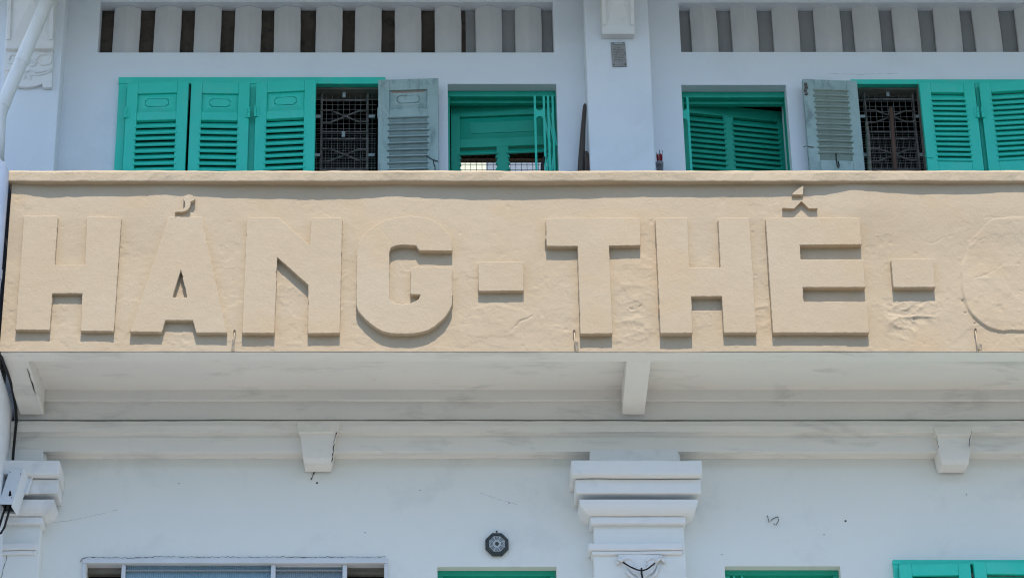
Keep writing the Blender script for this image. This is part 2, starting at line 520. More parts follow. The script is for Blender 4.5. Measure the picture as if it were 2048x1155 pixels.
corbel(1204, 1270, 67)
corbel(11, 106, 96)

# ------------------------------------------------------------------ carved panel on the left pilaster
def cz(zx, zy, Y=-0.165):
    return W(zx / 5.25, zy / 5.25, Y)


pts = [(45, 512), (558, 512), (545, 918), (448, 918), (440, 878), (380, 900), (290, 915), (185, 908), (110, 880), (95, 905), (40, 905)]
cp = part(MB().prism([cz(*p) for p in pts], -0.165, -0.142), 'carved_panel', M['trim'], 0.004)


def relief(pts_, r, name='carved_scroll', zz=-0.166, n=6):
    q = MB()
    P = [cz(*p) for p in pts_]
    q.tube([(a, zz, b) for a, b in P], r, n)
    return part(q, name, M['trim'], 0, smooth=True, parent=cp)


def spiral(cx, cy, r0, r1, a0, a1, n=22, sq=0.8):
    out = []
    for i in range(n + 1):
        t = i / n
        a = a0 + (a1 - a0) * t
        r = r0 + (r1 - r0) * t
        out.append((cx + r * math.cos(a), cy + r * sq * math.sin(a)))
    return out


relief([(365, 640)] + spiral(470, 630, 80, 62, R(215), R(520)), [0.008] * 24)
relief(spiral(135, 615, 70, 35, R(140), R(-200)), 0.008)
relief(spiral(330, 665, 55, 22, R(-120), R(230)), 0.008)
relief([(545, 730), (470, 745), (400, 760), (330, 745)], 0.008, 'carved_ribbon')
relief([(540, 745), (470, 775), (400, 790), (340, 775)], 0.007, 'carved_ribbon')
relief([(45, 730), (100, 738), (170, 748)], 0.008, 'carved_ribbon')
for ang, ln in ((70, 80), (118, 85), (160, 70), (25, 70)):
    q = MB()
    c0 = (288 + 62 * math.cos(R(ang)), 745 + 70 * math.sin(R(ang)))
    P = []
    x_, z_ = cz(*c0)
    k = 10
    ring = []
    a2 = -R(ang)
    vs = [(x_, -0.18, z_)]
    for i in range(k):
        t = 2 * math.pi * i / k
        lx, lz = 0.024 * math.cos(t), 0.0135 * math.sin(t)
        vs.append((x_ + lx * math.cos(a2) - lz * math.sin(a2), -0.166, z_ + lx * math.sin(a2) + lz * math.cos(a2)))
    q.add(vs, [(0, 1 + i, 1 + (i + 1) % k) for i in range(k)])
    part(q, 'carved_petal', M['trim'], 0, smooth=True, parent=cp)
q = MB()
x_, z_ = cz(288, 745)
q.tube([(x_, -0.165, z_), (x_, -0.181, z_)], [0.012, 0.009], 10)
part(q, 'carved_boss', M['trim'], 0, parent=cp)

# ------------------------------------------------------------------ ventilation screens of folded blocks
zt, zb = LAT1[3], LAT1[2]
bw = (X(281, 60, .05) - X(228, 60, .05))
blk = MB().prismz([(-bw / 2, 0.062), (-bw * .3, 0.047), (0, 0.03), (bw * .3, 0.047), (bw / 2, 0.062), (bw / 2, 0.085), (-bw / 2, 0.085)], 0, zt - zb).mesh('lattice_block', M['block'], 0.006, wob=.003)
pitch = 80.4
for k in range(11):
    px = 253.5 + k * pitch
    o_ = link('lattice_block', blk, None, loc=(X(px, 60, .05) + random.gauss(0, .003), random.uniform(-.004, .004), zb), rot=(0, random.gauss(0, .006), random.gauss(0, .03)))
    attach(bpy.data.objects[-1] if False else COL.objects[-1])
for k in range(12):
    px = 1410 + k * 81.2
    o_ = link('lattice_block', blk, None, loc=(X(px, 60, .05) + random.gauss(0, .003), random.uniform(-.004, .004), LAT2[2]), rot=(0, random.gauss(0, .006), random.gauss(0, .03)))
    attach(COL.objects[-1])
xs_ = X(930, 60, .2)
part(MB().box(LAT1[0] + .002, xs_, 0.092, 0.12, zb + .002, zt - .002), 'screen_backing', M['soot'], label='sooty brown boards behind the ventilation screen')
part(MB().box(xs_ + .001, LAT1[1] - .002, 0.092, 0.12, zb + .002, zt - .002), 'screen_backing', M['greypanel'])
part(MB().box(LAT2[0] + .002, LAT2[1] - .002, 0.092, 0.12, zb + .002, zt - .002), 'screen_backing', M['greypanel'])

# ------------------------------------------------------------------ shutters
SLATGREY = [(-.036, .000), (-.034, .006), (-.004, .033), (-.002, .040), (.003, .0445), (.010, .044), (.0125, .039), (.010, .0345), (.002, .031), (-.026, -.003), (-.032, -.004)]
SLATPROF = [(-.037, .000), (-.0365, .006), (-.032, .009), (-.002, .044), (.005, .041), (-.027, -.004), (-.033, -.005)]
TH = 0.032


def shutter(hx, hy, w, side, ang, z0, ztop, style, body, slatm, pitch, edge=None, label=None, bottom=None):
    """louvred leaf; side=+1 hangs on its left edge, -1 on its right. style 'panel' has a raised panel over the slats"""
    s = side
    H = ztop - z0
    sw = 0.064
    xa, xb = (0.0, w) if s > 0 else (-w, 0.0)
    mats = [body] if edge is None else [body, edge]
    f = MB()
    f.box(xa, xa + sw, -TH, 0, 0, H)
    f.box(xb - sw, xb, -TH, 0, 0, H)
    rails = []
    if style == 'panel':
        tr, pn, mr = 0.072, 0.125, 0.052
        f.box(xa + sw, xb - sw, -TH + .001, -.001, H - tr, H)
        f.box(xa + sw, xb - sw, -TH + .001, -.001, H - tr - pn - mr, H - tr - pn)
        ltop = H - tr - pn - mr
    else:
        tr = 0.064
        f.box(xa + sw, xb - sw, -TH + .001, -.001, H - tr, H)
        ltop = H - tr
    lbot = max(0.1, ltop - int((ltop - 0.1) / pitch) * pitch - 0.01) if style != 'short' else 0.2
    if bottom is not None:
        lbot = bottom
    f.box(xa + sw, xb - sw, -TH + .001, -.001, 0, lbot)
    me = f.mesh('shutter', mats, 0.0035)
    if edge is not None:
        for p in me.polygons:
            if p.normal.y < 0.5:
                p.material_index = 1
    sh = link('shutter', me, None, label, loc=(hx, hy, z0), rot=(0, 0, -s * ang))
    attach(sh)
    # slats
    L = w - 2 * sw + 0.016
    xm = (xa + xb) / 2
    sm = MB().profx(SLATGREY if label else SLATPROF, -L / 2, L / 2, L / 6, .0009 if label else 0).mesh('slat', slatm, 0.0)
    z = ltop - 0.047
    nsl = max(1, round((z - lbot - .004) / pitch))
    pitch = (z - lbot - .004) / nsl
    for _ in range(nsl + 1):
        link('slat', sm, sh, loc=(xm + random.uniform(-.002, .002), 0.0, z), rot=(random.uniform(-.05, .05), random.uniform(-.008, .008), 0))
        z -= pitch * random.uniform(.985, 1.015)
    if style == 'panel':
        pz0, pz1 = H - tr - pn, H - tr
        a, b = xa + sw, xb - sw
        for fy, bk in ((-1, 0), (1, 1)):
            yb = -TH * .5
            yo = -TH * .5 + fy * TH * .42
            q = MB()
            i1 = 0.045
            vs = [(a, yb + fy * .002, pz0), (b, yb + fy * .002, pz0), (b, yb + fy * .002, pz1), (a, yb + fy * .002, pz1),
                  (a + .035, yo, pz0 + .026), (b - .035, yo, pz0 + .026), (b - .035, yo, pz1 - .026), (a + .035, yo, pz1 - .026)]
            q.add(vs, [(0, 1, 5, 4), (1, 2, 6, 5), (2, 3, 7, 6), (3, 0, 4, 7)])
            # inner tablet with cut corners, outlined by a groove
            c = 0.011

            def tab(ins):
                x0, x1, zz0, zz1 = a + ins, b - ins, pz0 + ins * .82, pz1 - ins * .82
                return [(x0 + c, zz0), (x1 - c, zz0), (x1 - c, zz0 + c * .6), (x1, zz0 + c), (x1, zz1 - c), (x1 - c, zz1 - c * .6), (x1 - c, zz1), (x0 + c, zz1),
                        (x0 + c, zz1 - c * .6), (x0, zz1 - c), (x0, zz0 + c), (x0 + c, zz0 + c * .6)]
            o_, i_ = tab(.043), tab(.0475)
            rect = [(a + .035, pz0 + .026), (b - .035, pz0 + .026), (b - .035, pz1 - .026), (a + .035, pz1 - .026)]
            tri = tessellate_polygon([[Vector((x, z, 0)) for x, z in rect], [Vector((x, z, 0)) for x, z in o_]])
            al = rect + o_
            q.add([(x, yo, z) for x, z in al], [tuple(t) for t in tri])
            k = len(o_)
            gd = yo - fy * .006
            q.add([(x, yo, z) for x, z in o_] + [(x, gd, z) for x, z in o_], [(n, (n + 1) % k, (n + 1) % k + k, n + k) for n in range(k)])
            q.add([(x, gd, z) for x, z in o_], [tuple(range(k))])
            q.prism(i_, yo + fy * .001, gd - fy * .001)
            q.build('raised_panel', body, sh, 0.0)
        if label and 'grey' in label:
            q = MB().add([(a + .004, -TH * .5 + .0045, pz1 - .003), (b - .004, -TH * .5 + .0045, pz1 - .003), (b - .034, -.0035, pz1 - .0255), (a + .034, -.0035, pz1 - .0255)], [(0, 1, 2, 3)])
            q.build('bare_patch', M['barewood'], sh, label='bare brown wood where the paint has flaked')
    # hinge barrels
    for zz in (H - 0.20,):
        q = MB().tube([(s * .001, -TH - .006, zz - .034), (s * .001, -TH - .006, zz - .001)], 0.0085, 8).tube([(s * .001, -TH - .006, zz + .001), (s * .001, -TH - .006, zz + .034)], 0.0085, 8)
        q.box(s * .004, s * .022, -TH - .0035, -TH + .001, zz - .03, zz + .03)
        q.build('hinge', edge or body, sh)
    return sh


# ---- left window
YF = -0.028
zt1 = Z(154, YF)
zr1 = Z(167.5, YF)
xl1, xr1 = X(233, 250, YF), X(771, 250, YF)
fr = MB()
fr.box(X(237, 160, YF), X(771, 160, YF), YF, 0.015, zr1, zt1)
fr.box(xl1, X(250, 250, YF), YF + .002, 0.12, 8.3, zr1)
fr.box(X(497, 250, YF), X(510.5, 250, YF), YF + .002, 0.12, 8.3, zr1)
fr.box(X(757, 250, YF), X(771, 250, YF), YF + .002, 0.12, 8.3, zr1)
part(fr, 'window_frame', M['teal'], 0.004)
ztop = Z(168, -.05)
hy = -0.032


def leaf(p0, p1, row=260, Y=-.05):
    return X(p0, row, Y), X(p1, row, Y)


a, b = leaf(250.5, 375)
shutter(a, hy, b - a, +1, R(3.2), 8.38, ztop - .003, 'panel', M['teal'], M['teal'], .0405)
a, b = leaf(379, 497)
shutter(b, hy, b - a, -1, R(1.8), 8.38, ztop - .002, 'panel', M['teal'], M['teal'], .0405)
a, b = leaf(511, 632)
shutter(a, hy, b - a, +1, R(5.5), 8.38, ztop + .004, 'panel', M['teal'], M['teal'], .0405)
a, b = leaf(756, 877)
shutter(b - .118 if False else a + .0, -.062, b - a, -1, R(176.5), 8.38, Z(160, -.06), 'panel', M['grey'], M['greyslatblue'], .0425, edge=M['grey'],
        label='weathered blue grey shutter opened flat against the wall')


def grille(px0, px1, row0, Y, prow=260, zb=8.38):
    """iron burglar grille with crossed bars in front of wire netting"""
    x0, x1 = X(px0, prow, Y), X(px1, prow, Y)
    ztop = Z(row0, Y)
    g = part(MB().bar((x0, zb), (x0, ztop), .011, Y - .006, Y + .006).bar((x1, zb), (x1, ztop), .011, Y - .006, Y + .006), 'window_grille', M['iron'], .002)
    vp = lambda row: Z(row, Y)
    for row in (row0, row0 + 16, 264, 278, 340):
        z = vp(row)
        MB().bar((x0 + .006, z), (x1 - .006, z), .010, Y - .0045, Y + .0045).build('grille_bar', M['iron'], None, .0015)
        attach_child(COL.objects[-1], g)
    for r0, r1 in ((222, 245), (299, 322)):
        za, zb_ = vp(r0), vp(r1)
        xi0, xi1 = x0 + (x1 - x0) * .18, x0 + (x1 - x0) * .80
        for A, B, yy in ((za, zb_, 0.0), (zb_, za, .009)):
            q = MB()
            q.tube([(x0 + .006, Y + yy - .008, A), (xi0, Y + yy - .008, A), ((x0 + x1) / 2, Y + yy - .008, (A + B) / 2), (xi1, Y + yy - .008, B), (x1 - .006, Y + yy - .008, B)], .0056, 6)
            q.build('crossed_bar', M['iron'])
            attach_child(COL.objects[-1], g)
    for (cx, row, w_, h_) in (((x0 + x1) / 2 - .005, row0 + 7, .018, .034), ((x0 + x1) / 2 - .006, 271, .019, .036)):
        z = vp(row)
        MB().box(cx - w_ / 2, cx + w_ / 2, Y - .016, Y - .007, z - h_ / 2, z + h_ / 2).build('grille_tab', M['tab'], None, .001)
        attach_child(COL.objects[-1], g)
    for row in (233, 310):
        z = vp(row)
        for xa, xb in ((x0 - .036, x0 - .006), (x1 + .006, x1 + .042)):
            MB().box(xa, xb, Y - .004, Y + .004, z - .009, z + .009).build('wall_tie', M['tab'], None, .001)
            attach_child(COL.objects[-1], g)
    # wire netting, two panels overlapping in the lower half
    q = MB()
    n = 12
    xa, xb = x0 - .04, x1 + .05
    st = (x1 - x0) / 8
    x = xa
    while x < xb:
        q.tube([(x, Y + .022, zb), (x, Y + .022, ztop + .02)], .0013, 4)
        x += st
    z = zb
    while z < ztop:
        q.tube([(xa, Y + .025, z), (xb, Y + .025, z)], .0013, 4)
        z += st * .98
    z = zb + .012
    while z < Z(252, Y):
        q.tube([(xa, Y + .045, z), (xb, Y + .045, z)], .0009, 4)
        z += st * .5
    x = xa + st * .4
    while x < xb:
        q.tube([(x, Y + .042, zb), (x, Y + .042, Z(268, Y))], .0008, 4)
        x += st * .5 if px0 > 1500 else st
    q.build('wire_netting', M['wire'])
    attach_child(COL.objects[-1], g)
    return g


def attach_child(o, p):
    """p sits in world coordinates under the house"""
    o.parent = p


grille(643, 735, 185, 0.06)
part(MB().box(X(628, 250, .03), X(757, 250, .03), 0.016, 0.13, Z(181, .03), Z(166, .03) + .04), 'window_head', M['oldwood'], .004, label='weathered bare timber head above the iron grille')

# ---- right window
zt2, zr2 = Z(158.5, YF), Z(168, YF)
fr = MB()
fr.box(X(1701, 163, YF), X(2250, 163, YF), YF, .015, zr2, zt2)
fr.box(X(1709, 250, YF), X(1722, 250, YF), YF + .002, .12, 8.3, zr2)
fr.box(X(1959, 250, YF), X(1968, 250, YF), YF + .002, .12, 8.3, zr2)
fr.box(X(2226, 250, YF), X(2250, 250, YF), YF + .002, .12, 8.3, zr2)
part(fr, 'window_frame', M['teal'], .004)
zt_ = Z(168.5, -.05)
a, b = leaf(1846, 1958)
shutter(b, hy, b - a, -1, R(1.2), 8.38, zt_, 'full', M['teal'], M['teal'], .0345, bottom=Z(324, -.06) - 8.38)
a, b = leaf(1968.5, 2088)
shutter(a, hy, b - a, +1, R(6.5), 8.38, zt_, 'full', M['teal'], M['teal'], .0345, bottom=Z(324, -.06) - 8.38)
a, b = leaf(2096, 2224)
shutter(b, hy, b - a, -1, R(2), 8.38, zt_, 'full', M['teal'], M['teal'], .0345, bottom=Z(324, -.06) - 8.38)
a, b = leaf(1611, 1722, 260)
shutter(b, -.062, b - a, +1, R(176), 8.38, Z(162, -.06), 'full', M['grey'], M['greyslat'], .0362, edge=M['grey'],
        bottom=Z(321, -.07) - 8.38, label='weathered grey shutter with sagging sage slats opened flat against the wall')
q = MB()
for rr_, dx_ in ((168, 0), (174, .004), (180, -.002), (187, .003)):
    x_, z_ = W(1611.5, rr_, -.09)
    q.box(x_ + dx_ - .008, x_ + dx_ + .008, -.096, -.078, z_ - .008, z_ + .007)
x_, z_ = W(1611.5, 176, -.09)
q.box(x_ - .005, x_ + .005, -.091, -.078, z_ - .035, z_ + .035)
part(q, 'rusty_hasp', M['iron'], .002)
grille(1735, 1832, 183, 0.06)
part(MB().box(X(1722, 250, .03), X(1846, 250, .03), .016, .13, Z(181, .03), Z(167, .03) + .03), 'window_head', M['oldwood'], .004)
part(MB().box(X(1842, 250, .0), X(1847, 250, .0), -.026, .03, 8.3, Z(169, 0)), 'window_post', M['oldwood'], .003)

# ------------------------------------------------------------------ upper doors
YD = 0.074
# left door
x0, x1 = X(897, 250, YD), X(1114, 250, YD)
df = MB()
df.box(x0 - .02, x1 + .02, YD, .15, Z(193, YD), Z(181, YD) - .002)
df.box(x0 - .02, x0 + .008, YD + .004, .15, FLOOR, Z(193, YD))
df.box(x1 - .008, x1 + .02, YD + .004, .15, FLOOR, Z(193, YD))
df.box(x0 + .008, x1 - .008, .115, .15, Z(193, YD) - .018, Z(193, YD))
part(df, 'door_frame', M['teal_shaded'], .003)
YL = .155
lw = x1 - x0 - .02
zT = Z(199, YL)
H = zT - FLOOR - .02


def zl(row):
    return Z(row, YL) - FLOOR - .02


xm0, xm1 = -(x1 - X(995, 300, YL)) + .0, -(x1 - X(1019, 300, YL))
d = MB()
d.box(-lw, -lw + .052, 0, .035, 0, H)
d.box(-.052, 0, 0, .035, 0, H)
d.box(-lw + .052, -.052, .001, .034, zl(226), H)
d.box(-lw + .052, -.052, .001, .034, zl(288), zl(271))
d.box(xm0, xm1, .001, .034, .2, zl(288))
d.box(-lw + .052, -.052, .001, .034, 0, .2)
leafo = part(d, 'door_leaf', M['teal_shaded'], .003)
leafo.location = (x1 - .006, YL, FLOOR + .02)
attach(leafo)
leafo.rotation_euler = (0, 0, R(-4.5))
q = MB()
a, b, c, e = -lw + .052, -.052, zl(271), zl(226)
q.add([(a, .02, c), (b, .02, c), (b, .02, e), (a, .02, e), (a + .06, .006, c + .03), (b - .06, .006, c + .03), (b - .06, .006, e - .04), (a + .06, .006, e - .04)],
      [(0, 1, 5, 4), (1, 2, 6, 5), (2, 3, 7, 6), (3, 0, 4, 7), (4, 5, 6, 7)])
q.prism([(a + .068, c + .042), (a + .075, c + .036), (b - .075, c + .036), (b - .068, c + .042), (b - .068, e - .052), (b - .075, e - .046), (a + .075, e - .046), (a + .068, e - .052)], .0015, .008)
q.build('raised_panel', M['teal_shaded'], leafo)
for xa, xb in ((a, xm0), (xm1, b)):
    L = xb - xa + .02
    sm = MB().profx([(p[0] + .03, p[1]) for p in SLATPROF], -L / 2, L / 2, L, 0).mesh('slat', M['teal_shaded'])
    link('slat', sm, leafo, loc=((xa + xb) / 2, 0, zl(288) - .047))
    for xx in (xa, xb):      # empty slat housings
        nt = MB()
        z = zl(300) - .03
        while z > .3:
            nt.box(xx - .006, xx + .006, -.006, .012, z - .009, z + .006)
            z -= .0405
        nt.build('slat_notches', M['teal_shaded'], leafo, .001)
# netting behind the broken slats
q = MB()
Yn = .27
x = x0
while x < x1:
    q.tube([(x, Yn, 8.6), (x, Yn, Z(285, Yn))], .0015, 4)
    x += .0325
z = 8.6
while z < Z(285, Yn):
    q.tube([(x0, Yn + .003, z), (x1, Yn + .003, z)], .0015, 4)
    z += .0325
part(q, 'wire_netting', M['iron'])


def gate_plate(g, xa, xb, bw, row_t, row_b, Y, ztop, zbot, bars):
    """pair of flat uprights joined by plates whose ends are cut round"""
    q = MB()
    r = (xb - xa - 2 * bw) / 2
    cx = (xa + xb) / 2
    zt_, zb_ = Z(row_t, Y), Z(row_b, Y)
    arc1 = [(cx + r * math.cos(t), zt_ + r * 0.9 * math.sin(t)) for t in [R(180 + 18 * i) for i in range(11)]]
    arc2 = [(cx + r * math.cos(t), zb_ + r * 0.9 * math.sin(t)) for t in [R(18 * i) for i in range(11)]]
    # left half and right half of the plate as one outline each side
    poly = [(xa, ztop), (xa + bw, ztop)] + arc1 + [(xb - bw, ztop), (xb, ztop), (xb, zbot), (xb - bw, zbot)] + arc2 + [(xa + bw, zbot), (xa, zbot)]
    q.prism(poly, Y - .002, Y + .002)
    return q


YG = .05
za, zbm = Z(192, YG), FLOOR + .02
fg = part(gate_plate(None, X(1068.5, 250, YG), X(1091, 250, YG), .0125, 216, 238, YG, za, zbm, 2), 'folding_gate', M['teal'])
for pxx in (1097.5, 1106.5):
    xx = X(pxx, 250, YG)
    MB().box(xx - .006, xx + .006, YG - .003, YG + .003, zbm, za).build('gate_upright', M['teal'])
    attach_child(COL.objects[-1], fg)
for pa, pb, r0, r1 in ((1088, 1098, 225, 285), (1097, 1107, 225, 285), (1091, 1100, 345, 285), (1100, 1109, 345, 285), (1104, 1112, 225, 290)):
    MB().bar((X(pa, 250, YG), Z(r0, YG)), (X(pb, 250, YG), Z(r1, YG)), .010, YG + .004, YG + .007).build('lattice_strip', M['teal'])
    attach_child(COL.objects[-1], fg)

# right door
x0, x1 = X(1368, 250, YD), X(1577, 250, YD)
df = MB()
df.box(x0 - .02, x1 + .0, YD, .15, Z(195, YD), Z(183, YD) - .002)
df.box(x1 - .012, x1 + .0, YD + .004, .15, FLOOR, Z(195, YD))
df.box(x0 - .02, x0 + .006, YD + .004, .15, FLOOR, Z(195, YD))
df.box(x0 + .006, x1 - .012, .115, .15, Z(195, YD) - .018, Z(195, YD))
part(df, 'door_frame', M['teal_shaded'], .003)
lw = x1 - x0 + .035
d = MB()
zT = Z(203.5, YL)
H = zT - FLOOR - .02
d.box(0, .04, 0, .035, 0, H)
d.box(lw - .062, lw, 0, .035, 0, H)
d.box(.04, lw - .062, .001, .034, H - .068, H)
xm0, xm1 = X(1451, 280, YL) - x0, X(1471.5, 280, YL) - x0
d.box(xm0, xm1, .001, .034, .2, H - .068)
d.box(.04, lw - .062, .001, .034, 0, .2)
leaf2 = part(d, 'door_leaf', M['teal_shaded'], .003)
leaf2.location = (x0 + .006, YL, FLOOR + .02)
attach(leaf2)
leaf2.rotation_euler = (0, 0, R(10.5))
for xa, xb in ((.04, xm0), (xm1, lw - .062)):
    L = xb - xa + .018
    sm = MB().profx([(p[0] + .03, p[1]) for p in SLATPROF], -L / 2, L / 2, L, 0).mesh('slat', M['teal_shaded'])
    z = H - .068 - .050
    while z > .25:
        link('slat', sm, leaf2, loc=((xa + xb) / 2, 0, z), rot=(random.uniform(-.03, .03), 0, 0))
        z -= .0345
fg2 = part(gate_plate(None, X(1356, 250, YG), X(1380, 250, YG), .0125, 216, 243, YG, Z(195, YG), zbm, 2), 'folding_gate', M['teal'])

# ------------------------------------------------------------------ balcony parapet
YP = -0.76
zc0 = Z(362, YP - .045)      # underside of coping
zp0 = Z(702.5, YP)           # bottom of parapet
XPR = 7.1
XPL = X(12.5, 530, YP)


def noise2(nx, nz, lx, lz, seed):
    """smooth value noise on a grid of nx*nz points with cell sizes lx, lz in points"""
    r = np.random.default_rng(seed)
    gx, gz = int(nx / lx) + 3, int(nz / lz) + 3
    g_ = r.normal(0, 1, (gx, gz))
    fx, fz = np.arange(nx) / lx, np.arange(nz) / lz
    ix, iz = fx.astype(int), fz.astype(int)
    tx, tz = fx - ix, fz - iz
    tx, tz = tx * tx * (3 - 2 * tx), tz * tz * (3 - 2 * tz)
    A = g_[np.ix_(ix, iz)] * (1 - tx)[:, None] + g_[np.ix_(ix + 1, iz)] * tx[:, None]
    B = g_[np.ix_(ix, iz + 1)] * (1 - tx)[:, None] + g_[np.ix_(ix + 1, iz + 1)] * tx[:, None]
    return A * (1 - tz)[None] + B * tz[None]


RES = 0.0052
XG1 = X(2290, 530, YP)
nx, nz = int((XG1 - XPL) / RES), int((zc0 + .03 - zp0) / RES)
gx = np.linspace(XPL, XG1, nx)
gz = np.linspace(zp0, zc0 + .03, nz)
# photo coordinates of every grid point, to place the dents and patches where they are on the wall
GX, GZ = np.meshgrid(gx, gz, indexing='ij')
dy, dz = YP - CAMY, GZ - CAMZ
dep = dy * CT + dz * ST
PXg = PX0 + FPX * GX / dep
PYg = PY0 - FPX * (dz * CT - dy * ST) / dep
h = noise2(nx, nz, 130, 90, 1) * .0022 + noise2(nx, nz, 42, 34, 2) * .0007 + noise2(nx, nz, 14, 12, 3) * .00032 + noise2(nx, nz, 5, 4, 4) * .00022
# hand-floated unevenness just below the coping
cpx = [0, 30, 100, 330, 430, 560, 700, 830, 950, 1040, 1200, 1300, 1560, 1650, 1700, 1765, 1850, 1950, 2048, 2100]
cpy = [391, 392, 398, 396, 399, 401, 402, 400, 403, 403, 401, 399, 397, 396, 389, 391, 393, 392, 391, 391]
tgt = np.interp(PXg, cpx, cpy)
fade = np.clip((520 - PYg) / 112, 0, 1)
fade = fade * fade * (3 - 2 * fade)
h = h * (1 - 0.75 * fade) + fade * (401 - tgt) / 343 / 1.92
ed = noise2(nx, nz, 9, 9, 9) * 4 + noise2(nx, nz, 26, 26, 10) * 7


def sstep(v, lo, hi):
    t = np.clip((v - lo) / (hi - lo), 0, 1)
    return t * t * (3 - 2 * t)


def ell(cx, cy, rx, ry, soft=.12):
    dd = np.sqrt(((PXg - cx + ed) / rx) ** 2 + ((PYg - cy + ed * .8) / ry) ** 2)
    return 1 - sstep(dd, 1 - soft, 1 + soft)


wx = noise2(nx, nz, 18, 14, 31)
rough1 = np.zeros((nx, nz))
for k_, (lx_, lz_, am) in enumerate(((26, 21, 1.0), (14, 11, .6), (8, 7, .4), (4, 4, .25))):
    nn = noise2(nx, nz, lx_, lz_, 21 + k_) + .25 * wx
    rough1 += am * (1 - np.minimum(1, np.abs(nn) * 1.1)) ** 2
# thin coats of paint and filler that end in ragged edges, here and there
lay1 = noise2(nx, nz, 60, 44, 41) + .55 * noise2(nx, nz, 24, 19, 42) + .3 * noise2(nx, nz, 9, 8, 43) + .18 * noise2(nx, nz, 4, 4, 44)
lay2 = noise2(nx, nz, 46, 36, 51) + .55 * noise2(nx, nz, 20, 16, 52) + .3 * noise2(nx, nz, 8, 7, 53) + .18 * noise2(nx, nz, 4, 4, 54)
low = sstep(PYg, 500, 600)
h += sstep(lay1, .50, .58) * .0008 * (.15 + .85 * low)
h += sstep(lay2, .75, .82) * .0012 * low - sstep(-lay2, .9, .98) * .0010
h += ell(1820, 632, 56, 40, .5) * (rough1 * .0090 - .0048 + lay2 * .0015)
h += ell(1268, 600, 42, 95, .4) * (rough1 * .0016 + sstep(lay1, -.2, -.1) * .0012)
h += ell(1255, 660, 50, 28, .12) * (.0008 + rough1 * .0012)
h += ell(985, 645, 85, 34, .12) * (.0012 + rough1 * .0008)
h += ell(1400, 640, 34, 26, .3) * rough1 * .0016
h += ell(1520, 628, 14, 36, .4) * (rough1 * .005 - .003)
h += ell(560, 585, 34, 70, .3) * rough1 * .0014
h += ell(375, 655, 60, 18, .3) * rough1 * .0012
h += ell(140, 630, 34, 44, .3) * rough1 * .0010
h += ell(1180, 480, 60, 40, .5) * rough1 * .0007
h += ell(1710, 400, 70, 28, .6) * .0015
h -= sstep(noise2(nx, nz, 6, 6, 61) + .4 * noise2(nx, nz, 3, 3, 62), 2.1, 2.5) * .002      # pock marks
# ghost of a letter that was chiselled off at the right: a low swelling with a worn rim
gx_, gy_ = (PXg - 2042 + ed * .45) / 118, (PYg - 550 + ed * .35) / 116
ring = (np.abs(gx_) ** 2.6 + np.abs(gy_) ** 2.6) ** (1 / 2.6)
rim = sstep(PYg, 470, 640) * .75 + .25
h += (1 - sstep(ring, .985, 1.008)) * (.0092 * rim + lay1 * .0006 + rough1 * .0007 * (PYg < 560))
inner = np.sqrt(((PXg - 2050 + ed) / 42) ** 2 + ((PYg - 545 + ed) / 55) ** 2)
h -= (1 - sstep(inner, .8, 1.1)) * .002
# cracks as grooves
def groove(pl, wd, dep_):
    best = np.full(PXg.shape, 1e9)
    for (ax, ay), (bx, by) in zip(pl[:-1], pl[1:]):
        vx, vy = bx - ax, by - ay
        t = np.clip(((PXg - ax) * vx + (PYg - ay) * vy) / (vx * vx + vy * vy), 0, 1)
        best = np.minimum(best, np.hypot(PXg - ax - t * vx + ed * .45, PYg - ay - t * vy + ed * .45))
    return -dep_ * (1 - sstep(best, wd * .4, wd))


h += groove([(885, 658), (915, 660), (938, 672), (972, 678), (1008, 671), (1040, 652), (1064, 632)], 2.2, .0010)
h += groove([(1036, 655), (1050, 643), (1064, 631)], 2.2, .0028)
h += groove([(1245, 605), (1262, 617), (1285, 610)], 2.2, .004)
h += groove([(1925, 600), (1933, 628), (1950, 647)], 2.4, .006)
h += groove([(1835, 478), (1862, 487), (1885, 474)], 1.8, .0016)
h += groove([(1938, 482), (1946, 473), (1953, 477), (1962, 470)], 2.0, .003)
h += groove([(1966, 437), (2005, 436), (2018, 444), (2050, 447)], 2.0, .0016)
h += groove([(1952, 557), (1975, 545), (2000, 528), (2026, 517)], 1.8, .0018)
vs = np.stack([GX, YP - h, GZ], -1).reshape(-1, 3)
idx = np.arange(nx * nz).reshape(nx, nz)
fs = np.stack([idx[:-1, :-1], idx[1:, :-1], idx[1:, 1:], idx[:-1, 1:]], -1).reshape(-1, 4)
me = bpy.data.meshes.new('parapet')
me.vertices.add(len(vs))
me.vertices.foreach_set('co', vs.ravel())
me.loops.add(fs.size)
me.loops.foreach_set('vertex_index', fs.ravel().astype(np.int32))
me.polygons.add(len(fs))
me.polygons.foreach_set('loop_start', (np.arange(len(fs)) * 4).astype(np.int32))
me.polygons.foreach_set('loop_total', np.full(len(fs), 4, np.int32))
me.polygons.foreach_set('use_smooth', np.ones(len(fs), bool))
me.update(calc_edges=True)
# body behind the rendered face, and the plain continuation past the frame
bm = bmesh.new()
bm.from_mesh(me)
def bmbox(bm, x0, x1, y0, y1, z0, z1):
    v = [bm.verts.new(p) for p in [(x0, y0, z0), (x1, y0, z0), (x1, y1, z0), (x0, y1, z0), (x0, y0, z1), (x1, y0, z1), (x1, y1, z1), (x0, y1, z1)]]
    for f in [(0, 3, 2, 1), (4, 5, 6, 7), (0, 1, 5, 4), (1, 2, 6, 5), (2, 3, 7, 6), (3, 0, 4, 7)]:
        bm.faces.new([v[i] for i in f])
bmbox(bm, XPL + .002, XG1, YP + .022, YP + .117, zp0 + .002, zc0 + .05)
bmbox(bm, XG1, XPR, YP, YP + .117, zp0, zc0 + .05)
